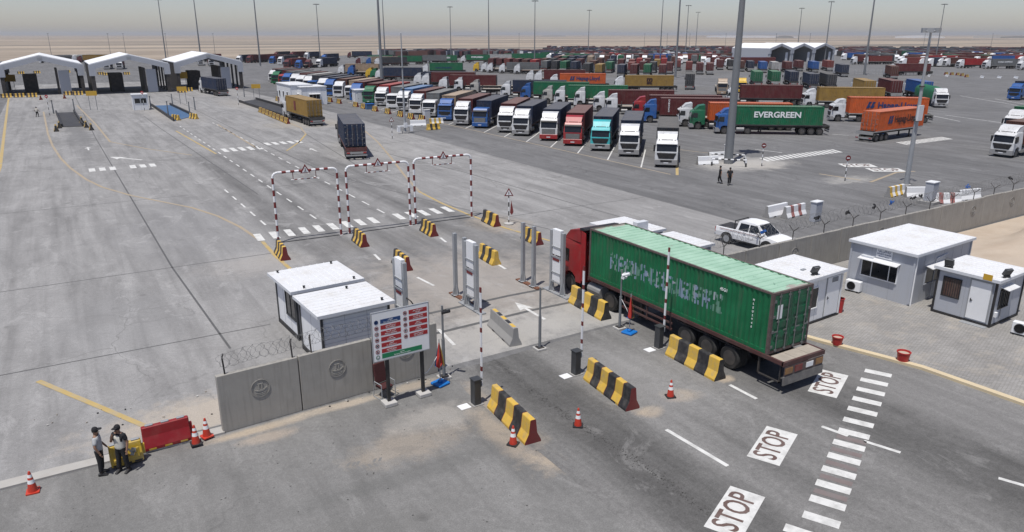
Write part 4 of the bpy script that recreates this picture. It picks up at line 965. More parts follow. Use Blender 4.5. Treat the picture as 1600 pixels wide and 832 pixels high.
# ---------------------------------------------------------------- gate lanes: barriers, arms, scanners, gates
def jersey_mb(L=3.0, H=.95, seg=None, b=.33):
    """seg: list of (length share, material index); end caps use material 2; joints material 3"""
    mb = MB(); pr = [(-b,0),(-b,.09),(-b*.52,.40),(-.115,H-.03),(-.09,H),(.09,H),(.115,H-.03),(b*.52,.40),(b,.09),(b,0)]
    tot = sum(s for s,_ in seg); y = -L/2
    for k,(s,mi) in enumerate(seg):
        y2 = y + L*s/tot; n = len(pr)
        vs = [(x,y,z) for x,z in pr]+[(x,y2,z) for x,z in pr]
        mb.add(vs,[(i,i+1,i+1+n,i+n) for i in range(n-1)],mi)
        if k==0: mb.add(vs[:n],[tuple(range(n))],2)
        if k==len(seg)-1: mb.add(vs[n:],[tuple(range(n))],2)
        y = y2
    # dark forklift slots at the foot
    for yy in (-L*.22,L*.22): mb.box(-b-.004,b+.004,yy-.16,yy+.16,-.01,.075,3)
    return mb
def stripes(n, a=0, b=1, joint=True):
    out = []
    for i in range(n):
        out.append((1.0, a if i%2==0 else b))
        if joint and i<n-1: out.append((.05,2))
    return out
JM = [M['yellow'],M['blackp'],M['redp'],M['blackp']]
JY5 = jersey_mb(3.15,.95,stripes(5)).mesh('striped_barrier',JM); JB5 = jersey_mb(3.15,.95,stripes(6,1,0)).mesh('striped_barrier',JM)
JS = jersey_mb(2.2,.92,stripes(6,0,1)).mesh('striped_barrier',JM); JS2 = jersey_mb(2.2,.92,stripes(4,0,1)).mesh('striped_barrier',JM)
JBK = jersey_mb(3.15,.95,stripes(5)).mesh('striped_barrier',[M['yellow'],M['blackp'],M['blackp'],M['blackp']])
JYE = jersey_mb(2.2,.92,stripes(5,0,1)).mesh('striped_barrier',[M['yellow'],M['blackp'],M['yellow'],M['blackp']])
JWY = jersey_mb(2.6,.92,stripes(6,1,0,False)).mesh('striped_barrier',[M['yellow'],M['white'],M['concrete'],M['blackp']])
JWR = jersey_mb(2.6,.92,[(1,0),(.7,1),(1,0),(.7,1),(1,0)]).mesh('striped_barrier',[M['white'],mk('flaked_red_paint',(.30,.10,.09),.8,0,.2,3,.7,(.45,.42,.4)),M['concrete'],M['blackp']])
JW = jersey_mb(2.6,.92,[(1,0)]).mesh('plain_barrier',[M['white'],M['white'],M['concrete'],M['blackp']])
JG = jersey_mb(2.9,.9,[(1,0)],.31).mesh('plain_barrier',[M['concrete'],M['white'],M['concrete'],M['blackp']])
def jersey(mesh, x, y, rz, label, group, name='striped_barrier'):
    o = bpy.data.objects.new(name, mesh); COL.objects.link(o); o.location=(x,y,.012); o.rotation_euler=(0,0,rz)
    return tag(o,label,'barrier',group)
gJ = 'yellow and black concrete barriers between the gate lanes'
jersey(JY5,12.85,21.15,R(-4),'yellow and black barrier with a red end, a small cone at its foot',gJ)
jersey(JB5,17.55,21.2,R(-5),'yellow and black barrier beside the middle boom arm post',gJ)
jersey(JBK,22.35,21.3,R(-2),'yellow and black barrier alongside the rear wheels of the green lorry',gJ)
jersey(JBK,22.55,29.3,R(-3),'yellow and black barrier beside the front wheels of the green lorry',gJ)
for px,py,ms,lab in ((441,401,JS,'striped barrier below the outermost red and white gate post, by the yellow line'),(563,381,JS,'striped barrier between the first and second red and white height gates'),(670,365,JS,'striped barrier between the second and third red and white height gates'),(767,350,JS2,'striped barrier outside the third height gate, next to the warning sign'),
                     (628,417,JS,'striped barrier partly hidden by the tall scanner panel above the white cabins'),(764,408,JYE,'striped barrier with a yellow end behind the middle scanner posts'),(831,378,JS,'striped barrier behind the pair of bare steel posts near the red cab')):
    x,y = G(px,py); jersey(ms,x,y,R(-3),lab,'short striped barriers at the height gates')
o = jersey(JG,16.95,28.75,R(-8),'bare grey concrete barrier with yellow chips along its top',None,'concrete_barrier')
mb = MB()
for k,mm in enumerate((0,1,0,1,0)): mb.box(-.088,.088,-1.3+k*.54,-1.3+k*.54+.46,.901,.906,mm)
mb.build('top_paint', [M['yellow'],M['blackp']], o)

def boom(x, y, label, aL=4.1):
    r = thing('boom_barrier', label, 'boom barrier', (x,y,.012), R(2), 'raised boom barriers across the gate lanes')
    b_ = MB(); b_.prism([(-.17,-.17),(.10,-.17),(.17,-.10),(.17,.17),(-.17,.17)],'z',.03,1.08); b_.build('housing', M['dkgrey'], r, bevel=.02)
    b_ = MB(); b_.box(-.19,.19,-.19,.19,1.08,1.12); b_.build('housing_cap', M['dkgrey'], r)
    b_ = MB(); b_.box(-.24,.24,-.22,.22,0,.03); b_.build('base_plate', M['concrete'], r)
    b_ = MB(); b_.box(.175,.23,-.06,.06,.72,.95); b_.build('pivot', M['black'], r)
    b_ = MB(); z = .75
    k = 0
    while z < .75+aL:
        b_.box(.235,.285,-.045,.045,z,min(z+(.62 if k%2==0 else .2),.75+aL),k%2); z += .62 if k%2==0 else .2; k += 1
    b_.build('arm', [M['white'],M['redp']], r)
    b_ = MB(); b_.box(-.75,-.3,-.15,.25,0,.012); b_.build('floor_plate', M['white'], r)
    return r
M['dkgrey'] = mk('dark_grey_enamel', (.045,.048,.052), .5, 0, .1, 3, .2, (.12,.11,.1))
boom(12.42,23.25,'raised boom barrier nearest the notice board'); boom(17.42,23.4,'raised boom barrier of the middle lane island'); boom(22.38,23.65,'raised boom barrier against the side of the green lorry')

def post_mb(x, y, H, w=.2):
    mb = MB(); mb.box(x-w/2,x+w/2,y-w/2,y+w/2,.1,H)
    for s in (-1,1): mb.prism([(y+s*w/2,.1),(y+s*(w/2+.16),.1),(y+s*w/2,.75)],'x',x-.03,x+.03)
    for s in (-1,1): mb.prism([(x+s*w/2,.1),(x+s*(w/2+.12),.1),(x+s*w/2,.7)],'y',y-.03,y+.03)
    mb.box(x-.22,x+.22,y-.22,y+.22,.075,.1); return mb
def scanner(x, y, label, both=True, cam_=False):
    """ladder frame with two detector panels on the south, a pair of bare posts on the north"""
    r = thing('portal_scanner', label, 'vehicle scanner', (x,y,.005), R(2), 'upright steel scanner frames on the lane islands')
    for yy in (-.52,.52): post_mb(0,yy,3.65).build('post', M['galv'], r, bevel=.012)
    q = MB(); q.box(-.2,.2,-1.15,1.15,0,.075); q.build('base_beam', M['galv'], r)
    for z0,z1 in ((2.3,3.75),(.75,2.15)):
        q = MB(); q.box(-.1,.13,-.36,.36,z0,z1); q.build('detector_panel', M['white'], r, bevel=.012)
    for z in (.7,1.25,2.2,2.75): q = MB(); q.box(-.135,-.10,-.43,.43,z-.035,z+.035); q.build('crossbar', M['galv'], r)
    q = MB(); q.box(-.118,-.105,-.3,.3,1.95,2.1); q.build('red_tag', M['redp'], r)
    if cam_:
        q = MB(); q.path([(.0,-.62,1.9),(.15,-.8,1.75),(.3,-.8,1.5)],.03,6); q.build('hose_bracket', M['chassis'], r)
    return r
scanner(22.6,32.4,'scanner frame with white panels standing right before the red lorry cab')
scanner(17.35,32.8,'scanner frame with white panels on the middle lane island')
scanner(12.95,31.9,'scanner frame partly hidden between the white cabins and the notice board',cam_=True)
def bare_posts(x, y, label):
    r = thing('steel_post_pair', label, 'steel posts', (x,y,.005), R(2), 'pairs of bare steel posts on rusty beams')
    for yy in (-.55,.55): post_mb(0,yy,3.65).build('post', M['galv'], r, bevel=.012)
    q = MB(); q.box(-.16,.16,-1.1,1.1,0,.075); q.build('base_beam', M['rust'], r)
bare_posts(22.05,34.58,'pair of bare steel posts on a rusty beam beside the red lorry cab'); bare_posts(17.55,34.5,'pair of bare steel posts behind the middle scanner frame')

def height_gate(x0, x1, y, z, label):
    r = thing('height_gate', label, 'height gate', ((x0+x1)/2,y,.01), math.atan2(-.2,x1-x0), 'red and white striped height gates across the lanes')
    w = (x1-x0)/2; n = 11
    for s in (-1,1):
        b_ = MB()
        for k in range(n):
            a = k*(z-.35)/n; b_.tube((s*w,0,a),(s*w,0,a+(z-.35)/n),.085,10,(k+1)%2,cap=False)
        b_.tube((s*w,0,0),(s*w,0,.02),.16,10,0); b_.build('post', [M['white'],M['redp']], r, smooth=True)
    b_ = MB(); pts = []
    for k in range(5): a = k*math.pi/8; pts.append((-w+.35-.35*math.cos(a),0,z-.35+.35*math.sin(a)))
    b_.path(pts,.085,10); b_.path([(-p[0],p[1],p[2]) for p in pts],.085,10)
    m_ = 13; L = 2*w-.7
    for k in range(m_): b_.tube((-w+.35+L*k/m_,0,z),(-w+.35+L*(k+1)/m_,0,z),.085,10,1 if k%2 else 0,cap=False)
    b_.build('crossbeam', [M['white'],M['redp']], r, smooth=True)
    b_ = MB()
    for xx in (-.85,.75): b_.tube((xx,0,z),(xx,0,z-.55),.025,6,1)
    for k in range(9): b_.tube((-1.0+k*.22,0,z-.58),(-1.0+(k+1)*.22,0,z-.58),.035,6,k%2)
    b_.build('hanging_bar', [M['white'],M['redp']], r)
    def tri(R_, yy): return [(R_*math.sin(a), R_*math.cos(a)) for a in (0,R(120),R(240))]
    s_ = MB(); s_.prism([(x,zz+z+.05) for x,zz in tri(.42,0)],'y',-.13,-.11); tr_ = s_.build('warning_triangle', M['redp'], r)
    s_ = MB(); s_.prism([(x,zz+z+.03) for x,zz in tri(.27,0)],'y',-.138,-.132); s_.build('triangle_face', M['white'], tr_)
    s_ = MB(); s_.box(-.03,.03,-.143,-.140,z-.02,z+.18); s_.box(-.09,.09,-.143,-.140,z-.05,z-.01); s_.build('symbol', M['blackp'], tr_)
    return r
height_gate(11.85,16.35,51.3,4.95,'red and white height gate over the outermost lane, nearest the yellow line'); height_gate(17.05,21.85,51.25,4.95,'red and white height gate in the middle of the three'); height_gate(22.35,27.15,51.2,5.05,'red and white height gate nearest the warning sign and parked lorries')

def flag_lump(x,y,z,label):
    mb = MB()
    for k in range(5): mb.obox((x+random.uniform(-.2,.2),y+random.uniform(-.05,.05),z+random.uniform(-.1,.1)),(.28,.06,.12),random.uniform(0,1),0,random.uniform(-.5,.5))
    return mb

def cctv(x, y, label, H=3.05, white=False, black_cam=True):
    r = thing('camera_pole', label, 'camera pole', (x,y,.012), 0, 'slim camera poles at the gate')
    q = MB(); q.tube((0,0,.12),(0,0,H*.55),.07,10); q.tube((0,0,H*.55),(0,0,H),.045,10); q.build('pole', M['mast'], r, smooth=True)
    q = MB(); q.box(-.25,.25,-.25,.25,0,.1); q.build('footing', M['conlight'], r, bevel=.01)
    q = MB(); q.box(-.17,.17,-.17,.17,.1,.125)
    for a in (-.12,.12):
        for b2 in (-.12,.12): q.tube((a,b2,.12),(a,b2,.17),.016,6)
    q.build('base_plate', M['chassis'], r)
    if black_cam is not None:
        q = MB(); q.lathe([(0,0),(.075,.01),(.075,.36),(.09,.38),(.0,.39)], axis='y', n=10); q.xf(Matrix.Translation((.14,-.42,H-.12)) @ Matrix.Rotation(R(-25),4,'X') @ Matrix.Rotation(R(30),4,'Z')); q.tube((.0,0,H-.22),(.14,-.1,H-.16),.02,6)
        q.build('camera', M['white'] if white else M['black'], r, smooth=False)
    if white:
        q = MB(); q.obox((.05,-.12,H-.38),(.3,.16,.1),.3,0,.3); q.build('floodlight', M['white'], r)
    return r
cctv(12.35,26.0,'camera pole with a black camera beside the notice board',3.3); cctv(17.5,26.4,'bare slim pole on the middle lane island, beyond the concrete barrier',3.05,black_cam=None); cctv(22.3,26.45,'pole with white camera in front of the green container side',3.1,True)

def umbrella(x, y, label, tilt=.08):
    r = thing('folded_umbrella', label, 'umbrella', (x,y,.012), .3, 'folded umbrellas in blue base trays')
    q = MB(); q.prism([(-.3,-.3),(.3,-.3),(.3,.3),(-.3,.3)],'z',0,.11); q.box(-.09,.09,-.09,.09,.11,.2); q.build('base_tray', M['blue'], r, bevel=.03)
    q = MB(); q.tube((0,0,.1),(0,0,2.05),.022,8); q.build('pole', M['galv'], r)
    for k,mm in enumerate(('fabric_red','fabric_blue','fabric_red','signyel')):
        q = MB(); a = k*math.pi/2+.4; c_,s_ = math.cos(a),math.sin(a)
        q.add([(0,0,2.0),(.13*c_-.06*s_,.13*s_+.06*c_,1.3),(.19*c_-.09*s_,.19*s_+.09*c_,.85),(.06*c_,.06*s_,.75),(.2*c_+.08*s_,.2*s_-.08*c_,.88),(.14*c_+.06*s_,.14*s_-.06*c_,1.3)],[(0,1,5),(1,2,4,5),(2,3,4)]); 
        q.add([(0,0,2.0),(.02*c_,.02*s_,1.3),(.02*c_,.02*s_,.75)],[(0,1,2)])
        q.build('canopy_fold', M[mm], r)
    return r
umbrella(11.95,25.55,'folded red and blue umbrella in a blue tray near the notice board'); umbrella(22.35,25.75,'folded blue and red umbrella in a blue tray beside the green container')
# ---------------------------------------------------------------- concrete walls with razor wire
def emblem_mb(r=.36):
    mb = MB(); n = 28
    for r0,r1,d in ((r,r*.92,.018),(r*.86,r*.82,.01)):
        for i in range(n):
            a,b_ = 2*math.pi*i/n, 2*math.pi*(i+1)/n
            P = lambda rr,an,y: (rr*math.cos(an),y,rr*math.sin(an))
            mb.quad([P(r0,a,-d),P(r0,b_,-d),P(r1,b_,-d),P(r1,a,-d)]); mb.quad([P(r0,a,0),P(r0,b_,0),P(r0,b_,-d),P(r0,a,-d)]); mb.quad([P(r1,a,-d),P(r1,b_,-d),P(r1,b_,0),P(r1,a,0)])
    s = r/.36
    mb.prism([(-.22*s,-.03*s),(-.12*s,-.12*s),(.12*s,-.12*s),(.24*s,.02*s),(.16*s,-.04*s),(-.15*s,-.06*s)],'y',-.022,0)   # hull
    for x in (-.06,.05): mb.box((x-.025)*s,(x+.025)*s,-.02,0,-.03*s,.15*s)
    mb.box(-.1*s,.1*s,-.02,0,.16*s,.19*s)
    for k in range(2): mb.prism([(-.2*s,(-.17-.06*k)*s),(0,(-.2-.06*k)*s),(.2*s,(-.16-.06*k)*s),(.2*s,(-.19-.06*k)*s),(0,(-.23-.06*k)*s),(-.2*s,(-.2-.06*k)*s)],'y',-.018,0)
    return mb
def razor_coil(name, pts, rad, pitch, par, rr=.006, mat=None):
    cu = bpy.data.curves.new(name,'CURVE'); cu.dimensions='3D'; cu.bevel_depth=rr; cu.bevel_resolution=0
    for ph in (0, math.pi):
        sp = cu.splines.new('POLY'); P_ = []
        for (a,b_) in zip(pts,pts[1:]):
            a,b_ = Vector(a),Vector(b_); L=(b_-a).length; d=(b_-a).normalized(); u=Vector((0,0,1)); w=d.cross(u)
            n = int(L/pitch*14)
            for i in range(n):
                an = ph+2*math.pi*i/14*(1 if ph==0 else 1); k=i/n; q = rad*(1+.12*math.sin(i*.37+ph))
                P_.append(a+(b_-a)*k+u*q*math.cos(an)+w*q*math.sin(an)+d*.1*math.sin(i*1.3))
        sp.points.add(len(P_)-1)
        for i,p in enumerate(P_): sp.points[i].co=(*p,1)
    cu.materials.append(mat or M['wire'])
    o = bpy.data.objects.new(name,cu); COL.objects.link(o); adopt(o,par); return o
M['wire'] = mk('razor_wire', (.22,.22,.22), .5, .4, .1)
M['wallgrey'] = mk('precast_wall_concrete', (.335,.32,.29), .9, 0, .14, 1.4, .3, (.22,.21,.19), .5, .25)
def wall(x0,y0,x1,y1,H,npan,label,posts,coil_z,emb=(),ywire=True,cr=.33):
    a = math.atan2(y1-y0,x1-x0); L = math.hypot(x1-x0,y1-y0); r = thing('perimeter_wall', label, 'wall', (x0,y0,.005), a)
    p = L/npan
    for k in range(npan):
        dz = random.uniform(-.03,.03); q = MB(); q.prism([(-.19,0),(-.11,.12),(-.10,H+dz),(.10,H+dz),(.11,.12),(.19,0)] if False else [(-.12,0),(-.10,H+dz),(.10,H+dz),(.12,0)],'x',k*p+.022,(k+1)*p-.022)
        w = q.build('wall_panel', M['wallgrey'], r, bevel=.015)
        if k in emb:
            e = emblem_mb().build('emblem', M['wallgrey'], w); e.location=(k*p+p*.5,-.115,H*.62); e.rotation_euler=(R(-.5),0,0)
    for k,px in enumerate(posts):
        q = MB()
        if ywire:
            q.tube((px,0,H-.02),(px,0,H+.5),.028,6); q.tube((px,0,H+.5),(px-.05,-.36,H+.82),.022,6); q.tube((px,0,H+.5),(px+.05,.36,H+.82),.022,6)
        else:
            q.path([(px,0,H-.02),(px-.02,0,H+.5),(px-.02,.05,H+.62),(px+.05,.16,H+.68)],.03,6)
        q.build('wire_post', M['chassis'], r)
    return r
wl = wall(3.33,26.22,12.4,26.78,2.28,3,'grey precast wall of three medallion panels behind the notice board',(.35,2.85,3.6,6.15),0,(0,1,2),False)
razor_coil('razor_wire',[(0.2,.2,2.72),(3.0,.25,2.78),(6.2,.2,2.85),(8.9,.15,2.8)],.27,.32,wl,.0055)
wr = wall(29.3,27.55,76.9,28.85,2.3,16,'long grey precast wall topped with razor wire, running behind the cabins',[1.2+3.0*k for k in range(16)],0,(2,5,9,11,13))
razor_coil('razor_wire',[(0.5,.1,3.15),(12,.15,3.2),(24,.1,3.1),(47,.1,3.2)],.36,.42,wr,.006)
# black rags and blue scraps caught on the wire
for k,(x,z,mt) in enumerate(((9.6,3.3,'cloth_black'),(15.7,3.25,'cloth_black'),(20.1,3.3,'cloth_black'),(21.0,3.3,'cloth_black'),(27.3,3.35,'fabric_blue'),(33.8,3.3,'cloth_black'),(36.6,3.4,'cloth_black'),(17.5,3.3,'fabric_blue'),(12.7,3.2,'cloth_black'),(4.5,3.1,'fabric_blue'))):
    mb = flag_lump(x,.15,z,''); o = mb.build('snagged_rag', M[mt], wr)

# ---------------------------------------------------------------- site cabins
def cabin(name, label, x0, y0, W, D, H, rz, mat='panel', frame='white', base=True, roofrib='y', group=None, over=.16, posts='galv'):
    """(x0,y0) = the corner at smallest x and y; W along x, D along y"""
    r = thing(name, label, 'cabin', (x0,y0,.006), rz, group)
    z0 = .22 if base else .02
    q = MB(); q.box(0,W,0,D,z0,H)
    bo = q.build('wall', M[mat], r)
    # fine panel joints standing proud
    q = MB(); n = int(W/.95)
    for k in range(1,n): q.box(k*W/n-.008,k*W/n+.008,-.006,D+.006,z0+.02,H-.02)
    n2 = int(D/.95)
    for k in range(1,n2): q.box(-.006,W+.006,k*D/n2-.008,k*D/n2+.008,z0+.02,H-.02)
    q.build('panel_joint', M['galv'], bo)
    for x in (0,W):
        for y in (0,D): q = MB(); q.box(x-.05,x+.05,y-.05,y+.05,.2,H); q.build('corner_post', M[posts], r)
    if base: q = MB(); q.box(-.05,W+.05,-.05,D+.05,.02,.2); q.build('base_frame', M['black'], r)
    q = MB(); q.box(-over,W+over,-over,D+over,H+.002,H+.12); rf = q.build('roof', M['roofwhite'], r, bevel=.01)
    q = MB()
    if roofrib=='x':
        n = int((D+2*over)/.34)
        for k in range(1,n): yy=-over+k*(D+2*over)/n; q.prism([(yy-.03,H+.119),(yy-.012,H+.145),(yy+.012,H+.145),(yy+.03,H+.119)],'x',-over+.02,W+over-.02)
    else:
        n = int((W+2*over)/.34)
        for k in range(1,n): xx=-over+k*(W+2*over)/n; q.prism([(xx-.03,H+.119),(xx-.012,H+.145),(xx+.012,H+.145),(xx+.03,H+.119)],'y',-over+.02,D+over-.02)
    q.build('roof_rib', M['roofwhite'], rf)
    q = MB(); q.box(-over-.02,W+over+.02,-over-.02,-over,H-.04,H+.11); q.box(-over-.02,W+over+.02,D+over,D+over+.02,H-.04,H+.11); q.box(-over-.02,-over,-over,D+over,H-.04,H+.11); q.box(W+over,W+over+.02,-over,D+over,H-.04,H+.11)
    q.build('eave_trim', M['panel'], rf)
    r['H']=H
    return r
def face(side, W, D):
    """maps (u along the face, v height, depth out) to local x,y,z; side 'w' faces -x, 's' faces -y"""
    if side=='s': return lambda u,v,d: (u,-d,v)
    if side=='w': return lambda u,v,d: (-d,D-u,v)
    if side=='e': return lambda u,v,d: (W+d,u,v)
    return lambda u,v,d: (W-u,D+d,v)
def fbox(mb, f, u0,u1,v0,v1,d0,d1,m=0):
    a = f(u0,v0,d0); b_ = f(u1,v1,d1); mb.box(min(a[0],b_[0]),max(a[0],b_[0]),min(a[1],b_[1]),max(a[1],b_[1]),min(a[2],b_[2]),max(a[2],b_[2]),m)
def window(r, f, u0,u1,v0,v1, frame='white', bars=0, mull=(), awn=False, glass='glass'):
    q = MB(); t=.055
    fbox(q,f,u0-t,u1+t,v1,v1+t,.003,.05); fbox(q,f,u0-t,u1+t,v0-t,v0,.003,.06); fbox(q,f,u0-t,u0,v0,v1,.003,.05); fbox(q,f,u1,u1+t,v0,v1,.003,.05)
    for mu in mull: fbox(q,f,u0+(u1-u0)*mu-.02,u0+(u1-u0)*mu+.02,v0,v1,.003,.045)
    fr_ = q.build('window', M[frame], r)
    q = MB(); fbox(q,f,u0,u1,v0,v1,.004,.02); q.build('pane', M[glass], fr_)
    if bars:
        q = MB()
        for k in range(bars): uu = u0+(u1-u0)*(k+.5)/bars; fbox(q,f,uu-.014,uu+.014,v0-.03,v1+.03,.055,.08)
        for vv in (v0-.02,v1): fbox(q,f,u0-.04,u1+.04,vv,vv+.025,.05,.085)
        q.build('window_bars', M['black'], fr_)
    if awn:
        q = MB(); a=[f(u0-.12,v1+.20,.002),f(u1+.12,v1+.20,.002),f(u1+.12,v1+.10,.42),f(u0-.12,v1+.10,.42)]
        q.add(a+[(p[0],p[1],p[2]-.03) for p in a],[(0,1,2,3),(7,6,5,4),(0,1,5,4),(1,2,6,5),(2,3,7,6),(3,0,4,7)]); q.build('awning', M['roofwhite'], r)
def door(r, f, u0,u1,v0,v1, mat='white', handle_at=.1):
    q = MB(); fbox(q,f,u0,u1,v0,v1,.003,.045); d_ = q.build('door', M[mat], r, bevel=.006)
    q = MB(); fbox(q,f,u0-.06,u0-.008,v0,v1+.05,.003,.03); fbox(q,f,u1+.008,u1+.06,v0,v1+.05,.003,.03); fbox(q,f,u0-.06,u1+.06,v1+.008,v1+.06,.003,.03); q.build('door_frame', M['galv'], r)
    q = MB(); u = u0+handle_at; fbox(q,f,u-.02,u+.09,v0+.95,v0+.99,.05,.085); fbox(q,f,u-.02,u+.02,v0+.88,v0+1.06,.045,.055); q.build('handle', M['black'], d_)
def floodlamp(par, x,y,z,rz):
    q = MB(); q.obox((x,y,z+.3),(.42,.14,.34),rz,0,R(25)); q.obox((x,y,z+.06),(.4,.05,.1),rz,1); l_ = q.build('flood_lamp', [M['dkgrey'],M['black']], par)
    q = MB(); q.obox((x+math.sin(rz)*.075,y-math.cos(rz)*.075,z+.33),(.36,.02,.28),rz,0,R(25)); q.build('lens', M['lampglass'], l_)
M['lampglass'] = mk('lamp_glass_grey', (.22,.23,.24), .2, 0, .05)
M['curtain'] = mk('red_curtain_window', (.10,.055,.045), .6, 0, .5, 3, .3, (.25,.24,.22))
RZ = R(3.2)
A = cabin('guard_cabin','white guard cabin with a dark side window, farther of the two behind the medallion wall',8.2,33.25,3.05,2.95,2.5,RZ,'white','white',True,'y','white cabins at the gate',.3,'dkgrey')
fA = face('w',3.05,2.95); window(A,fA,1.45,2.75,.95,2.1,'dkgrey',0,(.5,)); fs = face('s',3.05,2.95); window(A,fs,.35,1.5,.5,2.2,'black'); q = MB(); fbox(q,fs,.1,1.7,.25,2.45,.002,.03); q.build('dark_front', M['dkgrey'], A)
B = cabin('guard_cabin','white guard cabin with lined siding, nearest behind the medallion wall',8.25,29.45,3.15,2.75,2.5,RZ,'white','white',True,'x','white cabins at the gate',.22,'dkgrey')
fs = face('s',3.15,2.75); q = MB()
for k in range(11): fbox(q,fs,.07,3.08,.4+k*.19,.412+k*.19,.001,.012)
q.build('siding_line', M['panelgrey'], B)
for par,pts in ((A,((.1,2.9),(2.9,2.9),(.4,-.12),(2.9,-.12))),(B,((2.2,2.5),(2.9,.1)))):
    for x,y in pts: q = MB(); q.tube((x,y,2.62),(x,y,2.72),.05,8); q.tube((x,y,2.72),(x,y,2.74),.07,8); q.build('roof_bolt', M['black'], par)
C = cabin('guard_cabin','white guard cabin with a side window and open roof lamp, right behind the green container',30.0,21.75,3.1,2.85,2.5,RZ,'white','white',True,'y','white cabins at the gate',.16,'white')
fs = face('s',3.1,2.85); window(C,fs,.45,1.1,.95,2.0,'white'); door(C,fs,1.85,2.95,.28,2.35); q = MB(); fbox(q,fs,2.2,2.7,2.05,2.3,.05,.06); q.build('transom', M['lampglass'], C); floodlamp(C,.9,.15,2.62,R(-10)); q = MB(); q.box(1.0,1.3,.9,1.05,2.62,2.68); q.build('roof_bracket', M['galv'], C)
Dd = cabin('security_cabin','large grey security cabin with a name sign, three-pane window and air conditioner',37.5,20.75,6.0,3.6,2.9,RZ,'panelgrey','white',False,'y',None,.14,'panelgrey')
fw = face('w',6.0,3.6); window(Dd,fw,.75,2.75,1.15,2.05,'white',0,(.28,.78),True); fs = face('s',6.0,3.6); window(Dd,fs,1.3,3.0,1.1,1.95,'panelgrey',0,(.5,),True)
q = MB(); fbox(q,fw,1.45,2.35,2.33,2.8,.003,.02); sg = q.build('name_sign', M['white'], Dd)
def wtext(s,u,v,size,mat,par,D,fit=None): return text(s,size,mat,par,(-.024,D-u,v),(R(90),0,R(-90)),fit=fit,ext=.002)
ar = '\u0661 \uFEE2\uFED7\uFEAD \uFEE6\uFEE3\uFEF7\uFE8D \uFE94\uFED3\uFEAE\uFECF'
wtext(ar,1.9,2.72,.17,M['letterblue'],sg,3.6,.72); wtext('SECURITY BORDER',1.9,2.55,.1,M['letterblue'],sg,3.6,.8); wtext('FRONT RELAY',1.9,2.42,.085,M['letterblue'],sg,3.6,.6)
q = MB(); fbox(q,fw,.7,1.4,2.2,2.3,.003,.2); q.build('window_box', M['panel'], Dd)
q = MB(); q.tube((.08,-.06,.1),(.08,-.06,2.85),.045,8); q.build('drain_pipe', M['white'], Dd)
E_c = cabin('guard_cabin','small grey cabin with a barred window, white door and roof lamps at the paving edge',38.0,16.85,3.0,2.8,2.5,RZ,'panelgrey','black',True,'y','white cabins at the gate',.17,'black')
fw = face('w',3.0,2.8); window(E_c,fw,.35,1.15,1.15,2.1,'black',7,(),False,'curtain'); door(E_c,fw,1.65,2.6,.3,2.3,'white'); fs = face('s',3.0,2.8); window(E_c,fs,.55,1.5,1.0,1.95,'black',5,(),True)
floodlamp(E_c,-.05,2.35,2.62,R(-80)); floodlamp(E_c,.6,-.1,2.62,R(-20)); q = MB(); q.box(-.2,-.17,.2,.62,2.5,2.8); q.build('number_plate', M['signyel'], E_c); q = MB(); fbox(q,fw,1.55,2.75,.0,.12,.06,.4); q.build('step', M['galv'], E_c); q = MB(); fbox(q,fs,.25,.42,.6,.85,.003,.12); q.build('meter_box', M['white'], E_c)
Fc = cabin('guard_cabin','white roofed cabin behind the red lorry cab, the farther of two',28.2,32.8,2.6,3.4,2.5,RZ,'panelgrey','white',True,'x','white cabins at the gate',.18,'white'); q=MB(); q.box(.6,1.5,.1,.5,2.62,3.2); q.build('roof_box', M['panel'], Fc)
Gc = cabin('guard_cabin','white roofed cabin between the green container and the white pickup',28.6,28.95,2.4,2.9,2.45,RZ,'panelgrey','white',True,'x','white cabins at the gate',.18,'white')

def ac_unit(x,y,z,rz,label):
    r = thing('air_conditioner', label, 'air conditioner', (x,y,z), rz, 'air conditioner units standing by the cabins')
    q = MB(); q.box(-.42,.42,-.16,.16,.08,.66); q.build('casing', M['white'], r, bevel=.02)
    q = MB(); q.lathe([(.24,-.165),(.24,-.185),(.20,-.185),(.20,-.17)], (-.08,0,.37),'y',18); q.lathe([(0,-.172),(.2,-.172)],(-.08,0,.37),'y',16); q.build('fan_grille', M['black'], r)
    q = MB()
    for xx in (-.3,.3): q.box(xx-.03,xx+.03,-.18,.18,0,.08)
    q.build('foot', M['black'], r)
ac_unit(37.05,23.75,.1,R(-80),'air conditioner unit standing against the large security cabin'); ac_unit(38.3,15.5,.1,R(-80),'air conditioner unit on the paving beside the small barred cabin')
ac_unit(7.55,28.6,.01,R(-60),'boxy white unit behind the medallion wall beside the lined cabin')

def bucket(x,y,H,label,r0=.2,r1=.26,z=.1):
    r = thing('red_bucket', label, 'bucket', (x,y,z), 0, 'red tubs on the brick paving')
    q = MB(); q.lathe([(0,.01),(r0,0),(r1,H),(r1+.02,H),(r1+.02,H+.03),(r1-.02,H+.03),(r0-.02,.06),(0,.06)], n=20); q.build('tub', M['red'], r, smooth=True)
    q = MB(); q.lathe([(0,H*.9),(r1-.03,H*.88)], n=18); q.build('sand_fill', M['sand'], r)
bucket(29.7,19.45,.38,'red tub nearest the rear of the green lorry, on the paving edge',.2,.25); bucket(30.6,16.75,.42,'red tub alone on the paving between lorry and crossing',.22,.28); bucket(33.5,22.1,.75,'tall red bin beside the cabin door behind the green lorry',.17,.21)

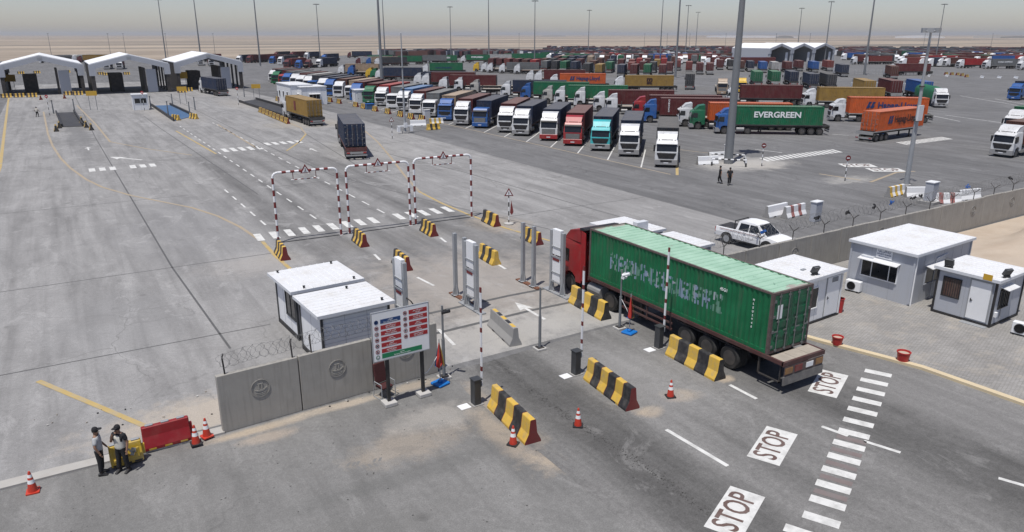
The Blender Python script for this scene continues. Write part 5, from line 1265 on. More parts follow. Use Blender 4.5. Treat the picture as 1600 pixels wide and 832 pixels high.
# ---------------------------------------------------------------- notice board
nb = thing('notice_board','white gate notice board with red, blue and green bilingual panels on two black posts','sign',(8.86,24.88,.012),R(1.8))
bw, z0, z1 = 2.38, 2.02, 4.0
q = MB(); q.box(0,bw,-.03,.03,z0,z1); bd = q.build('board', M['white'], nb, bevel=.015)
q = MB(); q.box(-.02,bw+.02,-.035,.035,z0-.025,z0); q.box(-.02,bw+.02,-.035,.035,z1,z1+.025); q.box(-.025,0,-.035,.035,z0,z1); q.box(bw,bw+.025,-.035,.035,z0,z1); q.build('board_frame', M['galv'], bd)
for x in (.58,2.08):
    q = MB(); q.box(x-.06,x+.06,.04,.16,.15,3.6); q.build('post', M['black'], nb)
    q = MB(); q.box(x-.26,x+.26,-.16,.36,0,.16); q.build('footing', M['conlight'], nb, bevel=.02)
def sym_disc(x,z,ring,kind):
    q = MB(); R_=.085
    q.lathe([(0,-.035),(R_,-.035)],(x,0,z),'y',20,1 if ring=='signblue' else 0); 
    n=24
    for i in range(n):
        a,b_=2*math.pi*i/n,2*math.pi*(i+1)/n; q.quad([(x+R_*math.cos(a),-.037,z+R_*math.sin(a)),(x+R_*math.cos(b_),-.037,z+R_*math.sin(b_)),(x+R_*.8*math.cos(b_),-.037,z+R_*.8*math.sin(b_)),(x+R_*.8*math.cos(a),-.037,z+R_*.8*math.sin(a))],1)
    if kind in ('cam','truck','horn','bike'):
        q.box(x-.045,x+.045,-.04,-.036,z-.025,z+.02,2); q.box(x-.015,x+.03,-.04,-.036,z+.02,z+.035,2)
    if kind=='walk': q.box(x-.012,x+.012,-.04,-.036,z-.02,z+.04,2); q.box(x-.03,x-.015,-.04,-.036,z-.05,z-.01,2); q.box(x+.015,x+.03,-.04,-.036,z-.05,z-.01,2)
    if kind=='phone': q.box(x-.03,x+.03,-.04,-.036,z-.015,z+.015,0)
    if kind=='X': 
        q.obox((x,-.038,z),(.12,.004,.022),0,2,0,R(45)); q.obox((x,-.039,z),(.12,.004,.022),0,2,0,R(-45))
    elif kind not in ('10','R','stop','phone'): q.obox((x,-.041,z),(.14,.003,.014),0,1,0,R(45))
    o = q.build('pictogram', [M['white'],M[ring],M['black']], bd, merge=False)
    if kind in ('10','R'): text(kind,.1,M['black'],o,(x,-.04,z),(R(90),0,0),ext=.001)
    return o
AR = ['\uFEE6\uFED7\uFEEE\uFE98\uFEDF\uFE8D','\uFEAE\uFEF3\uFEEE\uFEBC\uFE98\uFEDF\uFE8D \uFEC9\uFEEE\uFEE8\uFEE4\uFEE3','\uFE94\uFECB\uFEAE\uFEB4\uFEDF\uFE8D \uFEEF\uFEBC\uFED7\uFE8D','\uFEC9\uFEEE\uFEE8\uFEE4\uFEE3']
def strip(x,z,w,mat,en,k,h_=.17):
    q = MB(); q.box(x,x+w,-.036,-.032,z-h_/2,z+h_/2); o = q.build('text_panel', M[mat], bd)
    text(AR[k%4],.075,M['letterwhite'],o,(x+w/2,-.038,z+.038),(R(90),0,0),ext=.0008); text(en,.058,M['letterwhite'],o,(x+w/2,-.038,z-.042),(R(90),0,0),ext=.0008)
Lc = [('signblue','stop','Stop, Drop & Remaining'),('signred','cam','No photography'),('signred','10','Maximum speed limit'),('signred','truck','No overtaking'),('signred','X','No stopping here'),('signred','walk','No pedestrians')]
for k,(mt,sy,en) in enumerate(Lc):
    z = 3.62-k*.243; sym_disc(.17,z,mt,sy); strip(.34,z,.83,mt,en,k)
for k,(sy,en) in enumerate((('horn','No horn'),('X','No U turn allowed'),('horn','No smoking'),('R','No parking'),('bike','No motorcycles'))):
    z = 3.76-k*.243; sym_disc(1.37,z,'signred',sy); strip(1.53,z,.78,'signred',en,k+1)
sym_disc(.17,2.18,'signgreen','phone'); strip(.34,2.19,1.7,'signgreen','Emergency telephone number',3,.19)

# worn office chair by the wall
ch_ = thing('office_chair','worn red office chair with chrome arms against the medallion wall','chair',(9.55,25.75,.012),R(15))
q=MB(); q.box(-.27,.27,-.25,.25,.42,.52); q.build('seat', M['cloth_red'], ch_, bevel=.03)
q=MB(); q.obox((0,.27,.98),(.56,.1,.85),0,0,R(-8)); q.build('backrest', M['cloth_red'], ch_, bevel=.03)
for s in (-1,1): q=MB(); q.path([(s*.33,-.28,.02),(s*.33,-.26,.68),(s*.33,.2,.7),(s*.33,.3,.02),(s*.33,-.28,.02)],.02,6); q.build('leg', M['galv'], ch_)

# ---------------------------------------------------------------- water barriers, cones
def water_barrier(x,y,rz,L,H,mat,label):
    r = thing('water_barrier', label, 'barrier', (x,y,.075), rz, 'plastic water barriers at the kerb')
    q = MB(); q.prism([(-.26,0),(-.26,.12),(-.13,.5),(-.09,H),(.09,H),(.13,.5),(.26,.12),(.26,0)],'x',-L/2,L/2); bd_ = q.build('shell', M[mat], r, bevel=.03)
    q = MB()
    for k in range(3): xx=-L/2+L*(k+.5)/3; q.box(xx-.13,xx+.13,-.06,.06,H+.003,H+.05)
    q.build('filler_cap', M['galv'], r, bevel=.012)
    q = MB()
    for k in range(3):
        xx=-L/2+L*(k+.5)/3; q.box(xx-.12,xx+.12,-.272,-.262,.03,.09)
    q.build('slot', M['yelplastic' if mat=='redplastic' else 'blackp'], r)
    q = MB(); q.box(L/2,L/2+.09,-.06,.06,.15,H*.7); q.build('connector', M[mat], r)
    return r
water_barrier(1.5,26.3,R(2),1.55,.86,'redplastic','solid red plastic water barrier beside the two traffic cones')
yb = water_barrier(.15,25.75,R(3),1.0,.72,'yelplastic','short yellow plastic barrier behind the two guards')
q=MB(); q.prism([(-.4,.2),(.4,.2),(.4,.58),(.3,.58),(.24,.3),(-.4,.3)],'y',-.30,-.24); q.build('raised_rib', M['yelplastic'], yb, bevel=.02)
q=MB()
for k in range(7): q.obox((random.uniform(-.2,.3),-.315,random.uniform(.35,.6)),(random.uniform(.1,.2),.01,random.uniform(.05,.1)),0,0,0,random.uniform(-.8,.8))
q.build('scuff', mk('scuffed_plastic',(.30,.31,.30),.8,0,.15,5), yb)
cones = []
def make_cone(base):
    r = thing('traffic_cone', None, 'traffic cone', (0,0,0), 0, 'orange and white traffic cones')
    q=MB(); q.prism([(-.17,-.19),(.17,-.19),(.19,-.17),(.19,.17),(.17,.19),(-.17,.19),(-.19,.17),(-.19,-.17)],'z',0,.045); q.build('base', M[base], r)
    pr=[(.145,.045),(.12,.23),(.105,.33),(.083,.46),(.07,.54),(.052,.64),(.032,.74),(0,.745)]; ms=[0,0,1,0,1,0,0]
    q=MB(); q.lathe(pr,n=20,ms=ms); q.build('body', [M['orange'],M['letterwhite']], r, smooth=True)
    return r
cone0 = make_cone('black'); cone1 = make_cone('orange')
for k,(x,y,src,lab) in enumerate(((2.36,25.72,0,'traffic cone with a black base nearer the red water barrier'),(2.78,26.05,1,'traffic cone with an orange base at the end of the medallion wall'),(12.1,19.9,0,'small traffic cone at the foot of the red-ended striped barrier'),(14.86,19.75,0,'traffic cone alone on the dark wheel path between two striped barriers'),(19.45,19.7,0,'traffic cone standing alone near the dashed line by the green lorry'),(*G(52,769),1,'traffic cone by the kerb beyond the two guards'))):
    src = (cone0,cone1)[src]; o = src if 'label' not in src else copy_tree(src)
    o.location=(x,y,.012 if k not in (0,1,5) else (.012 if k==5 else .075)); o.rotation_euler=(0,0,.3*k); o['label']=lab; o['category']='traffic cone'; o['group']='orange and white traffic cones'
# ---------------------------------------------------------------- people
def skin_body(name, verts, edges, rad, mat, par, lv=2):
    me = bpy.data.meshes.new(name); me.from_pydata(verts, edges, []); o = bpy.data.objects.new(name, me); COL.objects.link(o); adopt(o, par)
    o.modifiers.new('skin','SKIN').use_smooth_shade = True
    sv = me.skin_vertices[0].data if me.skin_vertices else None
    if sv is None:
        bpy.context.view_layer.objects.active = o
        me.attributes  # layer is made with the modifier
    for i,r in enumerate(rad):
        me.skin_vertices[0].data[i].radius = (r,r) if not isinstance(r,tuple) else r
    me.skin_vertices[0].data[0].use_root = True
    s = o.modifiers.new('sub','SUBSURF'); s.levels = lv; s.render_levels = lv
    me.materials.append(mat); return o
def person(label, x, y, rz, shirt, vest=None, arms=None, legs=None, cap=True, s=1.0, group=None, head_turn=0, short_sleeve=True):
    """faces local -Y. arms: ((elbow),(wrist)) for each side; legs: (knee, ankle) per side"""
    r = thing('person', label, 'person', (x,y,.012), rz, group); r.scale=(s,s,s)
    arms = arms or (((-.26,.02,1.12),(-.25,-.08,.88)),((.26,.02,1.12),(.25,-.08,.88)))
    legs = legs or (((-.11,-.01,.48),(-.12,.02,.09)),((.11,-.01,.48),(.12,.02,.09)))
    V=[(0,0,.95),(0,0,1.15),(0,.01,1.36),(0,.01,1.47),(0,-.01,1.56),(0,-.02,1.66)]; E=[(0,1),(1,2),(2,3),(3,4),(4,5)]
    Rd=[(.15,.11),(.145,.105),(.16,.105),(.055,.055),(.075,.09),(.08,.095)]
    def add(p,par,rr): V.append(p); E.append((par,len(V)-1)); Rd.append(rr); return len(V)-1
    for i,sx in enumerate((-1,1)):
        sh = add((sx*.185,.01,1.40),2,.06); el,wr = arms[i]
        e = add(el,sh,.045); w = add(wr,e,.034)
        d = Vector(wr)-Vector(el); d.normalize(); pm = Vector(wr)+d*.07; p_ = add(tuple(pm),w,(.038,.02))
        side = Vector((0,1,0)).cross(d); side = side.normalized() if side.length>.1 else Vector((1,0,0))
        for k in range(4):
            base = pm+d*.03+side*(.03-.02*k); b1 = add(tuple(base),p_,.009); m1 = add(tuple(base+d*(.035+.006*(1 if k in (1,2) else 0))),b1,.0085); add(tuple(base+d*.055-Vector((0,.02,0))),m1,.0075)
        t1 = add(tuple(Vector(wr)+d*.04+side*.045),p_,.010); add(tuple(Vector(wr)+d*.075+side*.06),t1,.009)
        hp = add((sx*.09,0,.90),0,.09); kn,an = legs[i]; k_ = add(kn,hp,.062); a_ = add(an,k_,.04)
    skin_body('body',V,E,Rd,M['skin'],r)
    # face
    q=MB(); q.prism([(-.108,1.60),(-.135,1.585),(-.108,1.565)],'x',-.015,.015); q.build('nose', M['skin'], r)
    for nm,mt,dx,z,sz in (('eye','black',.03,1.625,.009),('eye','black',-.03,1.625,.009)): q=MB(); q.box(dx-sz,dx+sz,-.112,-.098,z-.005,z+.006); q.build(nm,M[mt],r)
    q=MB(); q.box(-.022,.022,-.108,-.09,1.535,1.543); q.build('mouth',M['cloth_red'],r)
    for sx in (-1,1): q=MB(); q.box(sx*.085-.008,sx*.085+.008,-.02,.025,1.59,1.65); q.build('ear',M['skin'],r,bevel=.006)
    q=MB(); q.lathe([(.094,1.60),(.1,1.66),(.088,1.72),(.05,1.755),(0,1.76)],(0,.0,0),'z',16); q.build('hair' if not cap else 'cap', M['cloth_black'], r, smooth=True)
    if cap: q=MB(); q.prism([(-.08,-.06),(.08,-.06),(.07,-.19),(.0,-.215),(-.07,-.19)],'z',1.672,1.686); q.build('cap_brim', M['cloth_black'], r)
    # shirt
    Vs=[(0,0,.86),(0,0,.97),(0,0,1.14),(0,.01,1.34),(0,.01,1.44)]; Es=[(0,1),(1,2),(2,3),(3,4)]; Rs=[(.19,.145),(.195,.15),(.185,.145),(.2,.14),(.10,.085)]
    for i,sx in enumerate((-1,1)):
        Vs.append((sx*.19,.01,1.39)); Es.append((3,len(Vs)-1)); Rs.append(.085); el=Vector(arms[i][0]); sh=Vector((sx*.19,.01,1.39))
        Vs.append(tuple(sh+(el-sh)*(.72 if short_sleeve else 1.0))); Es.append((len(Vs)-2,len(Vs)-1)); Rs.append(.07)
        if not short_sleeve: wr=Vector(arms[i][1]); Vs.append(tuple(el+(wr-el)*.85)); Es.append((len(Vs)-2,len(Vs)-1)); Rs.append(.048)
    skin_body('shirt',Vs,Es,Rs,M[shirt],r)
    if vest: skin_body('vest',[(0,0,.86),(0,0,.97),(0,0,1.13),(0,.01,1.33),(0,.01,1.42)],[(0,1),(1,2),(2,3),(3,4)],[(.20,.16),(.205,.165),(.197,.16),(.20,.158),(.16,.115)],M[vest],r)
    Vt=[(0,0,1.06),(0,0,.92)]; Et=[(0,1)]; Rt=[(.17,.13),(.18,.135)]
    for i,sx in enumerate((-1,1)):
        kn,an=legs[i]; b_=len(Vt); Vt+= [(sx*.095,0,.84),kn,(an[0],an[1],an[2]+.02)]; Et+=[(1,b_),(b_,b_+1),(b_+1,b_+2)]; Rt+=[.115,.088,.07]
    skin_body('trousers',Vt,Et,Rt,M['cloth_black'],r)
    for i in range(2):
        an=legs[i][1]; q=MB(); q.prism([(an[1]+.09,.0),(an[1]+.09,.09),(an[1]-.02,.11),(an[1]-.16,.06),(an[1]-.2,.03),(an[1]-.2,0)],'x',an[0]-.048,an[0]+.048); q.build('shoe', M['black'], r, bevel=.015)
    return r
gG='guards standing at the kerb'
person('guard in a pale grey shirt, black cap and black trousers, hands before him',-.62,25.42,R(78),'cloth_grey',None,(((-.27,.03,1.13),(-.25,-.07,.9)),((.27,.0,1.13),(.2,-.17,.95))),None,True,1.0,gG)
person('guard in an off-white vest over black shirt raising a hand to his face',.02,25.22,R(-42),'cloth_black','cloth_vest',(((-.27,-.08,1.12),(-.08,-.2,1.42)),((.27,.03,1.12),(.27,-.05,.88))),(((-.12,-.03,.48),(-.15,-.04,.09)),((.12,.0,.48),(.14,.04,.09))),True,1.0,gG)
walk=(((-.1,-.12,.49),(-.1,-.05,.12)),((.1,.05,.48),(.1,.24,.12)))
gW='dark dressed people walking by the tall mast'
person('person in dark clothes walking with arms apart before the tall mast, farther from the pickup',*G(1124,287),R(-130),'cloth_black',None,(((-.36,.05,1.18),(-.48,-.02,.95)),((.34,.08,1.15),(.38,.05,.9))),walk,False,1.0,gW)
person('person in dark clothes walking by the tall mast, nearer to the camera',*G(1139,290),R(-40),'cloth_black',None,(((-.26,.05,1.12),(-.2,-.1,.92)),((.26,-.05,1.12),(.2,-.15,.95))),walk,False,1.0,gW)
x,y=G(59,183); person('distant person in a white shirt walking near the first checking shed',x,y,R(140),'cloth_vest',None,(((-.33,.05,1.18),(-.4,-.05,1.0)),((.33,.08,1.15),(.36,.0,.95))),walk,True,1.0)

# ---------------------------------------------------------------- white pickup
pk = thing('pickup_truck','white double cab pickup with a black load bed behind the perimeter wall','pickup',(39.5,36.0,.006),R(-172))
# +Y local forward after rz: origin at rear, heading -80 deg
def loft(mb, secs, m=0, close=True):
    n=len(secs[0]); vs=[p for s_ in secs for p in s_]
    for k in range(len(secs)-1): mb.add(vs[k*n:(k+2)*n],[(i,(i+1)%n,(i+1)%n+n,i+n) for i in range(n if close else n-1)],m)
    mb.add(secs[0],[tuple(range(n))],m); mb.add(secs[-1],[tuple(range(n))],m)
PW=.92; PL=5.3
q=MB()
def sec(y,zt,zb=.42,w=PW,sh=.95): return [(-w*.97,y,zb),(-w,y,(zb+zt)/2),(-w*sh,y,zt),(w*sh,y,zt),(w,y,(zb+zt)/2),(w*.97,y,zb)]
loft(q,[sec(y,zt,zb,w) for y,zt,zb,w in ((0,1.05,.55,.88),(.06,1.12,.5,.92),(1.6,1.12,.45,.93),(3.55,1.08,.42,.93),(4.5,1.02,.42,.92),(5.05,.92,.42,.88),(5.27,.78,.42,.78))])
q.build('body', M['white'], pk, bevel=.02)
q=MB()
def gsec(y,zt,w): return [(-.86,y,1.10),(-w,y,zt),(w,y,zt),(.86,y,1.10)]
loft(q,[gsec(1.62,1.12,.85),gsec(1.78,1.74,.70),(gsec(2.2,1.80,.68)),(gsec(3.0,1.78,.68)),(gsec(3.25,1.70,.69)),gsec(4.02,1.08,.82)])
q.build('roof', M['white'], pk, bevel=.015)
for s in (-1,1):
    q=MB(); w=lambda z: s*(.872-(z-1.12)*.247)
    for y0,y1,t0,t1 in ((1.86,2.62,1.95,2.62),(2.7,3.62,2.7,3.22)): q.quad([(w(1.16),y0,1.16),(w(1.16),y1,1.16),(w(1.64),t1,1.64),(w(1.64),t0,1.64)]); q.quad([(w(1.16)-s*.02,y0,1.16),(w(1.16)-s*.02,y1,1.16),(w(1.64)-s*.02,t1,1.64),(w(1.64)-s*.02,t0,1.64)])
    q.build('side_window', M['glass'], pk)
    q=MB(); q.box(min(s*.93,s*1.1),max(s*.93,s*1.1),3.42,3.56,1.08,1.26); q.build('wing_mirror', M['white'], pk, bevel=.02)
    q=MB(); q.prism([(4.85,.72),(5.20,.70),(5.22,.84),(4.8,.94)],'x',s*.74-.13,s*.74+.13); q.build('headlight', M['lampw'], pk)
    q=MB(); q.box(min(s*.80,s*.90),max(s*.80,s*.90),-.012,.02,.72,1.05); q.build('tail_light', M['lampr'], pk)
    for k in range(2): q=MB(); q.box(min(s*.935,s*.955),max(s*.935,s*.955),2.3+k*.9,2.5+k*.9,.98,1.02); q.build('door_handle', M['galv'], pk)
    q=MB(); q.box(min(s*.931,s*.937),max(s*.931,s*.937),.4,3.9,1.0,1.03); q.build('side_stripe', M['redp'], pk)
    q=MB(); q.box(min(s*.6,s*.95),max(s*.6,s*.95),1.75,3.5,.38,.44); q.build('side_step', M['black'], pk)
q=MB(); q.quad([(-.74,4.0,1.13),(.74,4.0,1.13),(.60,3.30,1.685),(-.60,3.30,1.685)]); q.xf(Matrix.Translation((0,.022,.02))); q.build('windscreen', M['glass'], pk)
q=MB(); q.box(-.80,.80,.1,1.55,1.123,1.128); q.build('load_bed', M['blackp'], pk)
q=MB(); q.path([(-.8,1.5,1.12),(-.76,1.5,1.72),(.76,1.5,1.72),(.8,1.5,1.12)],.035,8); q.build('roll_bar', M['black'], pk)
q=MB(); q.box(-.5,.5,5.235,5.29,.55,.80); q.build('grille', M['black'], pk)
q=MB(); q.box(-.8,.8,5.15,5.3,.36,.5); q.build('front_bumper', M['white'], pk, bevel=.03)
q=MB(); q.box(-.85,.85,-.1,.03,.46,.6); q.build('rear_bumper', M['galv'], pk, bevel=.02)
PWM=wheel_mb(False,.25,.38); PWH=PWM.mesh('wheel',[M['tyre'],M['galv']],smooth=True)
for s in (-1,1):
    for y in (1.0,4.15):
        w_=bpy.data.objects.new('wheel',PWH); COL.objects.link(w_); adopt(w_,pk); w_.location=(s*.83,y,.38); w_.rotation_euler=(.4,0,0 if s>0 else math.pi)
        q=MB(); n=12; pts=[(y+.47*math.cos(math.pi*k/n),.42+.44*math.sin(math.pi*k/n)) for k in range(n+1)]; q.prism(pts,'x',s*.88-.062,s*.88+.062); q.build('wheel_arch', M['black'], pk)

# ---------------------------------------------------------------- poles and masts
def mast(px,py,H,label,r0=.36,r1=.12,top=True,group='tall lighting masts'):
    x,y=G(px,py); r=thing('lighting_mast',label,'mast',(x,y,0),0,group)
    q=MB(); q.tube((0,0,0),(0,0,H*.5),r0,14,0,(r0+r1)/2); q.tube((0,0,H*.5),(0,0,H),(r0+r1)/2,14,0,r1); q.build('pole',M['mast'],r,smooth=True)
    q=MB(); q.lathe([(.5,0),(.5,.12),(.3,.2)],n=12); q.build('base_flange',M['concrete'],r)
    if top:
        q=MB(); q.lathe([(1.25,H-.3),(1.35,H-.3),(1.35,H-.12),(1.25,H-.12),(1.25,H-.3)],n=18)
        for k in range(4): a=k*math.pi/2; q.tube((0,0,H-.2),(1.3*math.cos(a),1.3*math.sin(a),H-.2),.06,6)
        q.build('lamp_ring',M['mast'],r)
        q=MB()
        for k in range(8): a=k*math.pi/4; q.obox((1.45*math.cos(a),1.45*math.sin(a),H-.35),(.5,.35,.22),a)
        q.build('lamp_head',M['chassis'],r)
    return r
MS=[(1137.5,256,32,'thick tall lighting mast with a striped guard rail around its base'),(597,134,36,'tall mast rising from the middle of the lorry rows, seen beside a thinner camera pole'),(407,104,40,'tall lighting mast standing beyond the third checking shed'),(1055,122,36,'tall lighting mast beside the ochre MSC container'),(1350,118,38,'tall lighting mast by the railing in front of the white gabled halls'),
    (315,101,34,'tall lighting mast rising behind the third checking shed roof'),(764,96,36,'tall lighting mast in line with the middle of the far rows'),(602,95,36,'far lighting mast just behind the mast in the lorry rows'),(1031,92,36,'tall lighting mast among the far packed rows near the camera mast'),(1288,96,31,'tall lighting mast behind the white gabled halls')]
for px,py,H,lab in MS: mast(px,py,H,lab,.5 if py>130 else .4,.16 if py>130 else .15)
def byTop(px_top, ytop, H=30):
    # a mast whose top is at the horizon plus (54-ytop): distance from the height
    D=(H-CH)*FPX/(54-ytop); yb=54+CH*FPX/D*1.02; xb=px_top+(800-px_top)*(yb-ytop)/(4050-ytop)
    return xb,yb
for k,(px,yt) in enumerate(((247,1),(494,8),(703,12),(836,3),(921,17),(1076,10),(1091,20),(1253,14),(1476,8))):
    xb,yb=byTop(px,yt); mast(xb,yb,30,f"distant ring-headed lighting mast, {ORD[k]} of nine whose lamp rings show against the sky",.3,.14,True,'distant ring-headed masts')
def thin_pole(px,py,H,label,group='thin far street poles',lamp=True):
    x,y=G(px,py); r=thing('street_pole',label,'pole',(x,y,0),0,group); q=MB(); q.tube((0,0,0),(0,0,H),.13,8,0,.08); q.build('pole',M['mast'],r); q=MB()
    if lamp: q.box(-.5,.5,-.12,.12,H,H+.12)
    else: q.tube((0,0,H),(0,0,H+.05),.16,8)
    q.build('lamp' if lamp else 'cap',M['chassis'],r)
for k,(px,py) in enumerate(((82,95),(174,93),(198,93),(263,92),(337,92),(811,88),(1006,86),(1041,86),(1076,87),(1132,86),(1210,88),(1262,92),(1440,90),(1545,90))): thin_pole(px,py,14.4,f"thin grey street pole, {ORD[k]} along the far edge of the yard")
def cam_mast(x,y,H,label,w=.2):
    r=thing('camera_mast',label,'mast',(x,y,0),0); q=MB(); q.tube((0,0,.3),(0,0,H*.45),w,12,0,w*.85); q.tube((0,0,H*.45),(0,0,H),w*.7,12,0,w*.45); q.build('pole',M['galv'],r,smooth=True)
    q=MB(); q.box(-.35,.35,-.35,.35,0,.35); q.build('footing',M['conlight'],r); q=MB(); q.tube((0,0,H*.45-.1),(0,0,H*.45+.12),w*1.25,12); q.tube((0,0,H*.66),(0,0,H*.66+.1),w*1.1,12); q.build('collar',M['chassis'],r)
    return r
cm=cam_mast(*G(1415,294),14.3,'grey camera mast behind the wall with a cluster of cameras on top',.24)
q=MB()
for k in range(5): a=k*1.2; q.tube((.0,0,14.2),(.6*math.cos(a),.6*math.sin(a),14.4),.05,6); q.obox((.65*math.cos(a),.65*math.sin(a),14.4),(.25,.5,.4),a)
q.build('camera',M['galv'],cm); q=MB(); q.box(-.5,.2,-.4,-.2,6.4,7.8); q.build('control_box',M['panel'],cm)
cm=cam_mast(*G(633,209),14.2,'slim grey camera mast among the barriers before the parked lorries',.17)
q=MB(); q.box(-.25,.25,-.4,-.2,.9,1.6); q.box(.8,1.2,-.2,.2,.3,1.1); q.box(-1.2,-.8,-.2,.2,.3,1.1); q.box(-1.2,1.2,-.15,.15,1.0,1.2); q.build('control_box',M['white'],cm)
# striped guard rail around the thick mast
x,y=G(1137.5,256); gr=thing('guard_rail','black and white striped guard rail square around the thick mast','railing',(x,y,.006),R(45))
S=2.6
for k in range(4):
    a=k*math.pi/2; d=Vector((math.cos(a),math.sin(a),0)); p0=Vector((S*math.cos(a+math.pi/4)*1.0,S*math.sin(a+math.pi/4),.75)); p1=Vector((S*math.cos(a+3*math.pi/4),S*math.sin(a+3*math.pi/4),.75)); q=MB(); n=11
    for i in range(n): q.tube(p0+(p1-p0)*i/n,p0+(p1-p0)*(i+1)/n,.075,8,i%2,cap=False)
    q.build('rail',[M['white'],M['blackp']],gr); q=MB(); q.tube((p0.x,p0.y,0),(p0.x,p0.y,.42),.09,8,1); q.tube((p0.x,p0.y,.42),(p0.x,p0.y,.75),.09,8,0); q.build('post',[M['white'],M['blackp']],gr)
for k,(px,py,dx) in enumerate(((1105,257,0),(1122,250,0))):
    x,y=G(px,py); jersey(JW,x,y,R(75),('plain white concrete barrier beside the guard rail of the thick mast','plain white concrete barrier tucked behind the thick mast')[k],'plain white barriers','plain_barrier')
def cab_box(px,py,w,d,H,label,plinth=False,mat='panelgrey'):
    x,y=G(px,py); r=thing('electrical_cabinet',label,'cabinet',(x,y,.006),R(5),'grey electrical cabinets'); q=MB(); z=.25 if plinth else 0; q.box(-w/2,w/2,-d/2,d/2,z,H); b_=q.build('housing',M[mat],r,bevel=.015)
    q=MB(); q.box(-w/2-.05,w/2+.05,-d/2-.05,d/2+.05,H+.002,H+.07); q.build('lid',M['white'],r)
    q=MB(); q.box(-w*.42,w*.42,-d/2-.018,-d/2-.004,z+.1,H-.08); q.build('door',M[mat],r)
    if plinth: q=MB(); q.box(-w*.85,w*.85,-d,d,0,.24); q.build('plinth',M['concrete'],r)
cab_box(1273,346,.85,.5,1.55,'grey electrical cabinet beside the red and white barriers'); cab_box(1452,318,.95,.7,1.85,'grey electrical cabinet on a concrete plinth by the camera mast',True); cab_box(1137,246,.9,.5,1.5,'pale cabinet inside the striped guard rail',False,'panel'); cab_box(667,188,1.1,.6,1.7,'pale cabinet beside the slim camera mast',False,'panel')
for px,py,ms,rz,nm,lab in ((1398,306,JWY,95,'striped_barrier','yellow and white barrier beside the camera mast behind the wall'),(1240,338,JWR,95,'striped_barrier','red and white flaked barrier next to the grey cabinet behind the pickup'),(1212,337,JW,95,'plain_barrier','white barrier behind the red and white one near the pickup'),(1436,308,JW,60,'plain_barrier','white barrier leaning toward the cabinet plinth by the camera mast'),(1476,318,JWR,60,'striped_barrier','red and white barrier beyond the cabinet on its plinth'),(1512,312,JW,80,'plain_barrier','low white barrier farthest along behind the wall'),
      (677,203,JYE,97,'striped_barrier','black and yellow barrier across the end of the barrier line by the slim camera mast'),(681,194,JWY,95,'striped_barrier','yellow and white barrier behind the black and yellow one by the slim mast'),(653,197,JW,80,'plain_barrier','white barrier between the slim camera mast and the black and yellow barrier')):
    x,y=G(px,py); jersey(ms,x,y,R(rz),lab,'barriers around the yard masts',nm)
for k,(px,py) in enumerate(((659,189),(642,186),(626,182.5),(606,178),(586,174),(568,170),(556,167),(530,162),(516,159.5),(434,158))):
    x,y=G(px,py); jersey(JS,x,y,R(0),f"black and yellow striped barrier, {ORD[k]} from the slim camera mast in the line by lorries",'striped barriers in a line before the parked lorries')
def sign_pole(px,py,H,label,kind='tri',base=False,hd=0):
    x,y=G(px,py); r=thing('road_sign',label,'sign',(x,y,.01),hd,'road signs on striped poles'); q=MB(); n=7
    for k in range(n): q.tube((0,0,H*k/n),(0,0,H*(k+1)/n),.045,8,k%2,cap=False)
    q.build('post',[M['blackp'],M['white']] if kind!='thin' else [M['mast'],M['mast']],r)
    if base: q=MB(); q.lathe([(.38,0),(.38,.1),(.12,.16)],n=12); q.build('base',M['conlight'],r)
    if kind=='tri':
        tri=lambda R_: [(R_*math.sin(a),H+R_*math.cos(a)) for a in (0,R(120),R(240))]
        q=MB(); q.prism(tri(.42),'y',-.08,-.06); s_=q.build('sign_plate',M['redp'],r); q=MB(); q.prism(tri(.27),'y',-.088,-.082); q.build('sign_face',M['white'],s_); q=MB(); q.box(-.03,.03,-.094,-.09,H-.08,H+.12); q.build('symbol',M['blackp'],s_)
    else:
        q=MB(); q.lathe([(0,-.08),(.27,-.08),(.27,-.05),(0,-.05)],(0,0,H),'y',18); s_=q.build('sign_plate',M['redp'] if H<3 else M['red'],r); q=MB(); q.box(-.15,.15,-.088,-.082,H-.05,H+.05); q.build('symbol',M['white'],s_)
    return r
v_=R(-25)
s_=sign_pole(795,351,2.45,'triangular warning sign on a footed pole with a folded red umbrella beside the third gate','tri',True,v_); q=MB(); q.add([(.2,0,1.9),(.1,.05,.9),(.3,.05,.8),(.36,-.05,1.0),(.22,-.06,.75)],[(0,1,2),(0,2,3),(0,3,4),(0,4,1),(1,2,3,4)]); q.build('folded_cover',M['redp'],s_)
sign_pole(1190,260,2.3,'round red sign on a striped pole beside the zebra crossing','round',False,v_); sign_pole(1320,283,2.3,'round dark sign on a striped pole by the painted boxes','round',False,v_); sign_pole(613,217,2.6,'triangular sign on a striped pole left of the slim camera mast'.replace('left of','ahead of'),'tri',False,v_)
for px,py,lab in ((78,181,'round no entry sign before the first checking shed'),(226,173,'round no entry sign beside the small checking booth'),(373,165,'round no entry sign at the mouth of the weighbridge')): sign_pole(px,py,3.4,lab,'round',False,R(-20))
def yellow_sign(px,py,label,H=3.6,w=1.9,h_=.9):
    x,y=G(px,py); r=thing('yellow_sign',label,'sign',(x,y,.01),R(-15),'yellow lane signs on twin posts')
    for s in (-1,1): q=MB(); q.tube((s*w*.32,0,0),(s*w*.32,0,H),.05,8); q.build('post',M['mast'],r)
    q=MB(); q.box(-w/2,w/2,-.09,-.055,H-h_,H); q.build('board',M['signyel'],r)
yellow_sign(147,172,'yellow lane sign on twin posts between the first two checking sheds'); yellow_sign(287,163,'yellow lane sign on twin posts between the booth and the third shed'); yellow_sign(402,158,'yellow lane sign on twin posts by the weighbridge'); yellow_sign(18,146,'large yellow sign at the outer post of the first checking shed',4.5,3.0,1.7); yellow_sign(286,140,'large yellow sign at the inner post of the third checking shed',4.5,3.0,1.7)
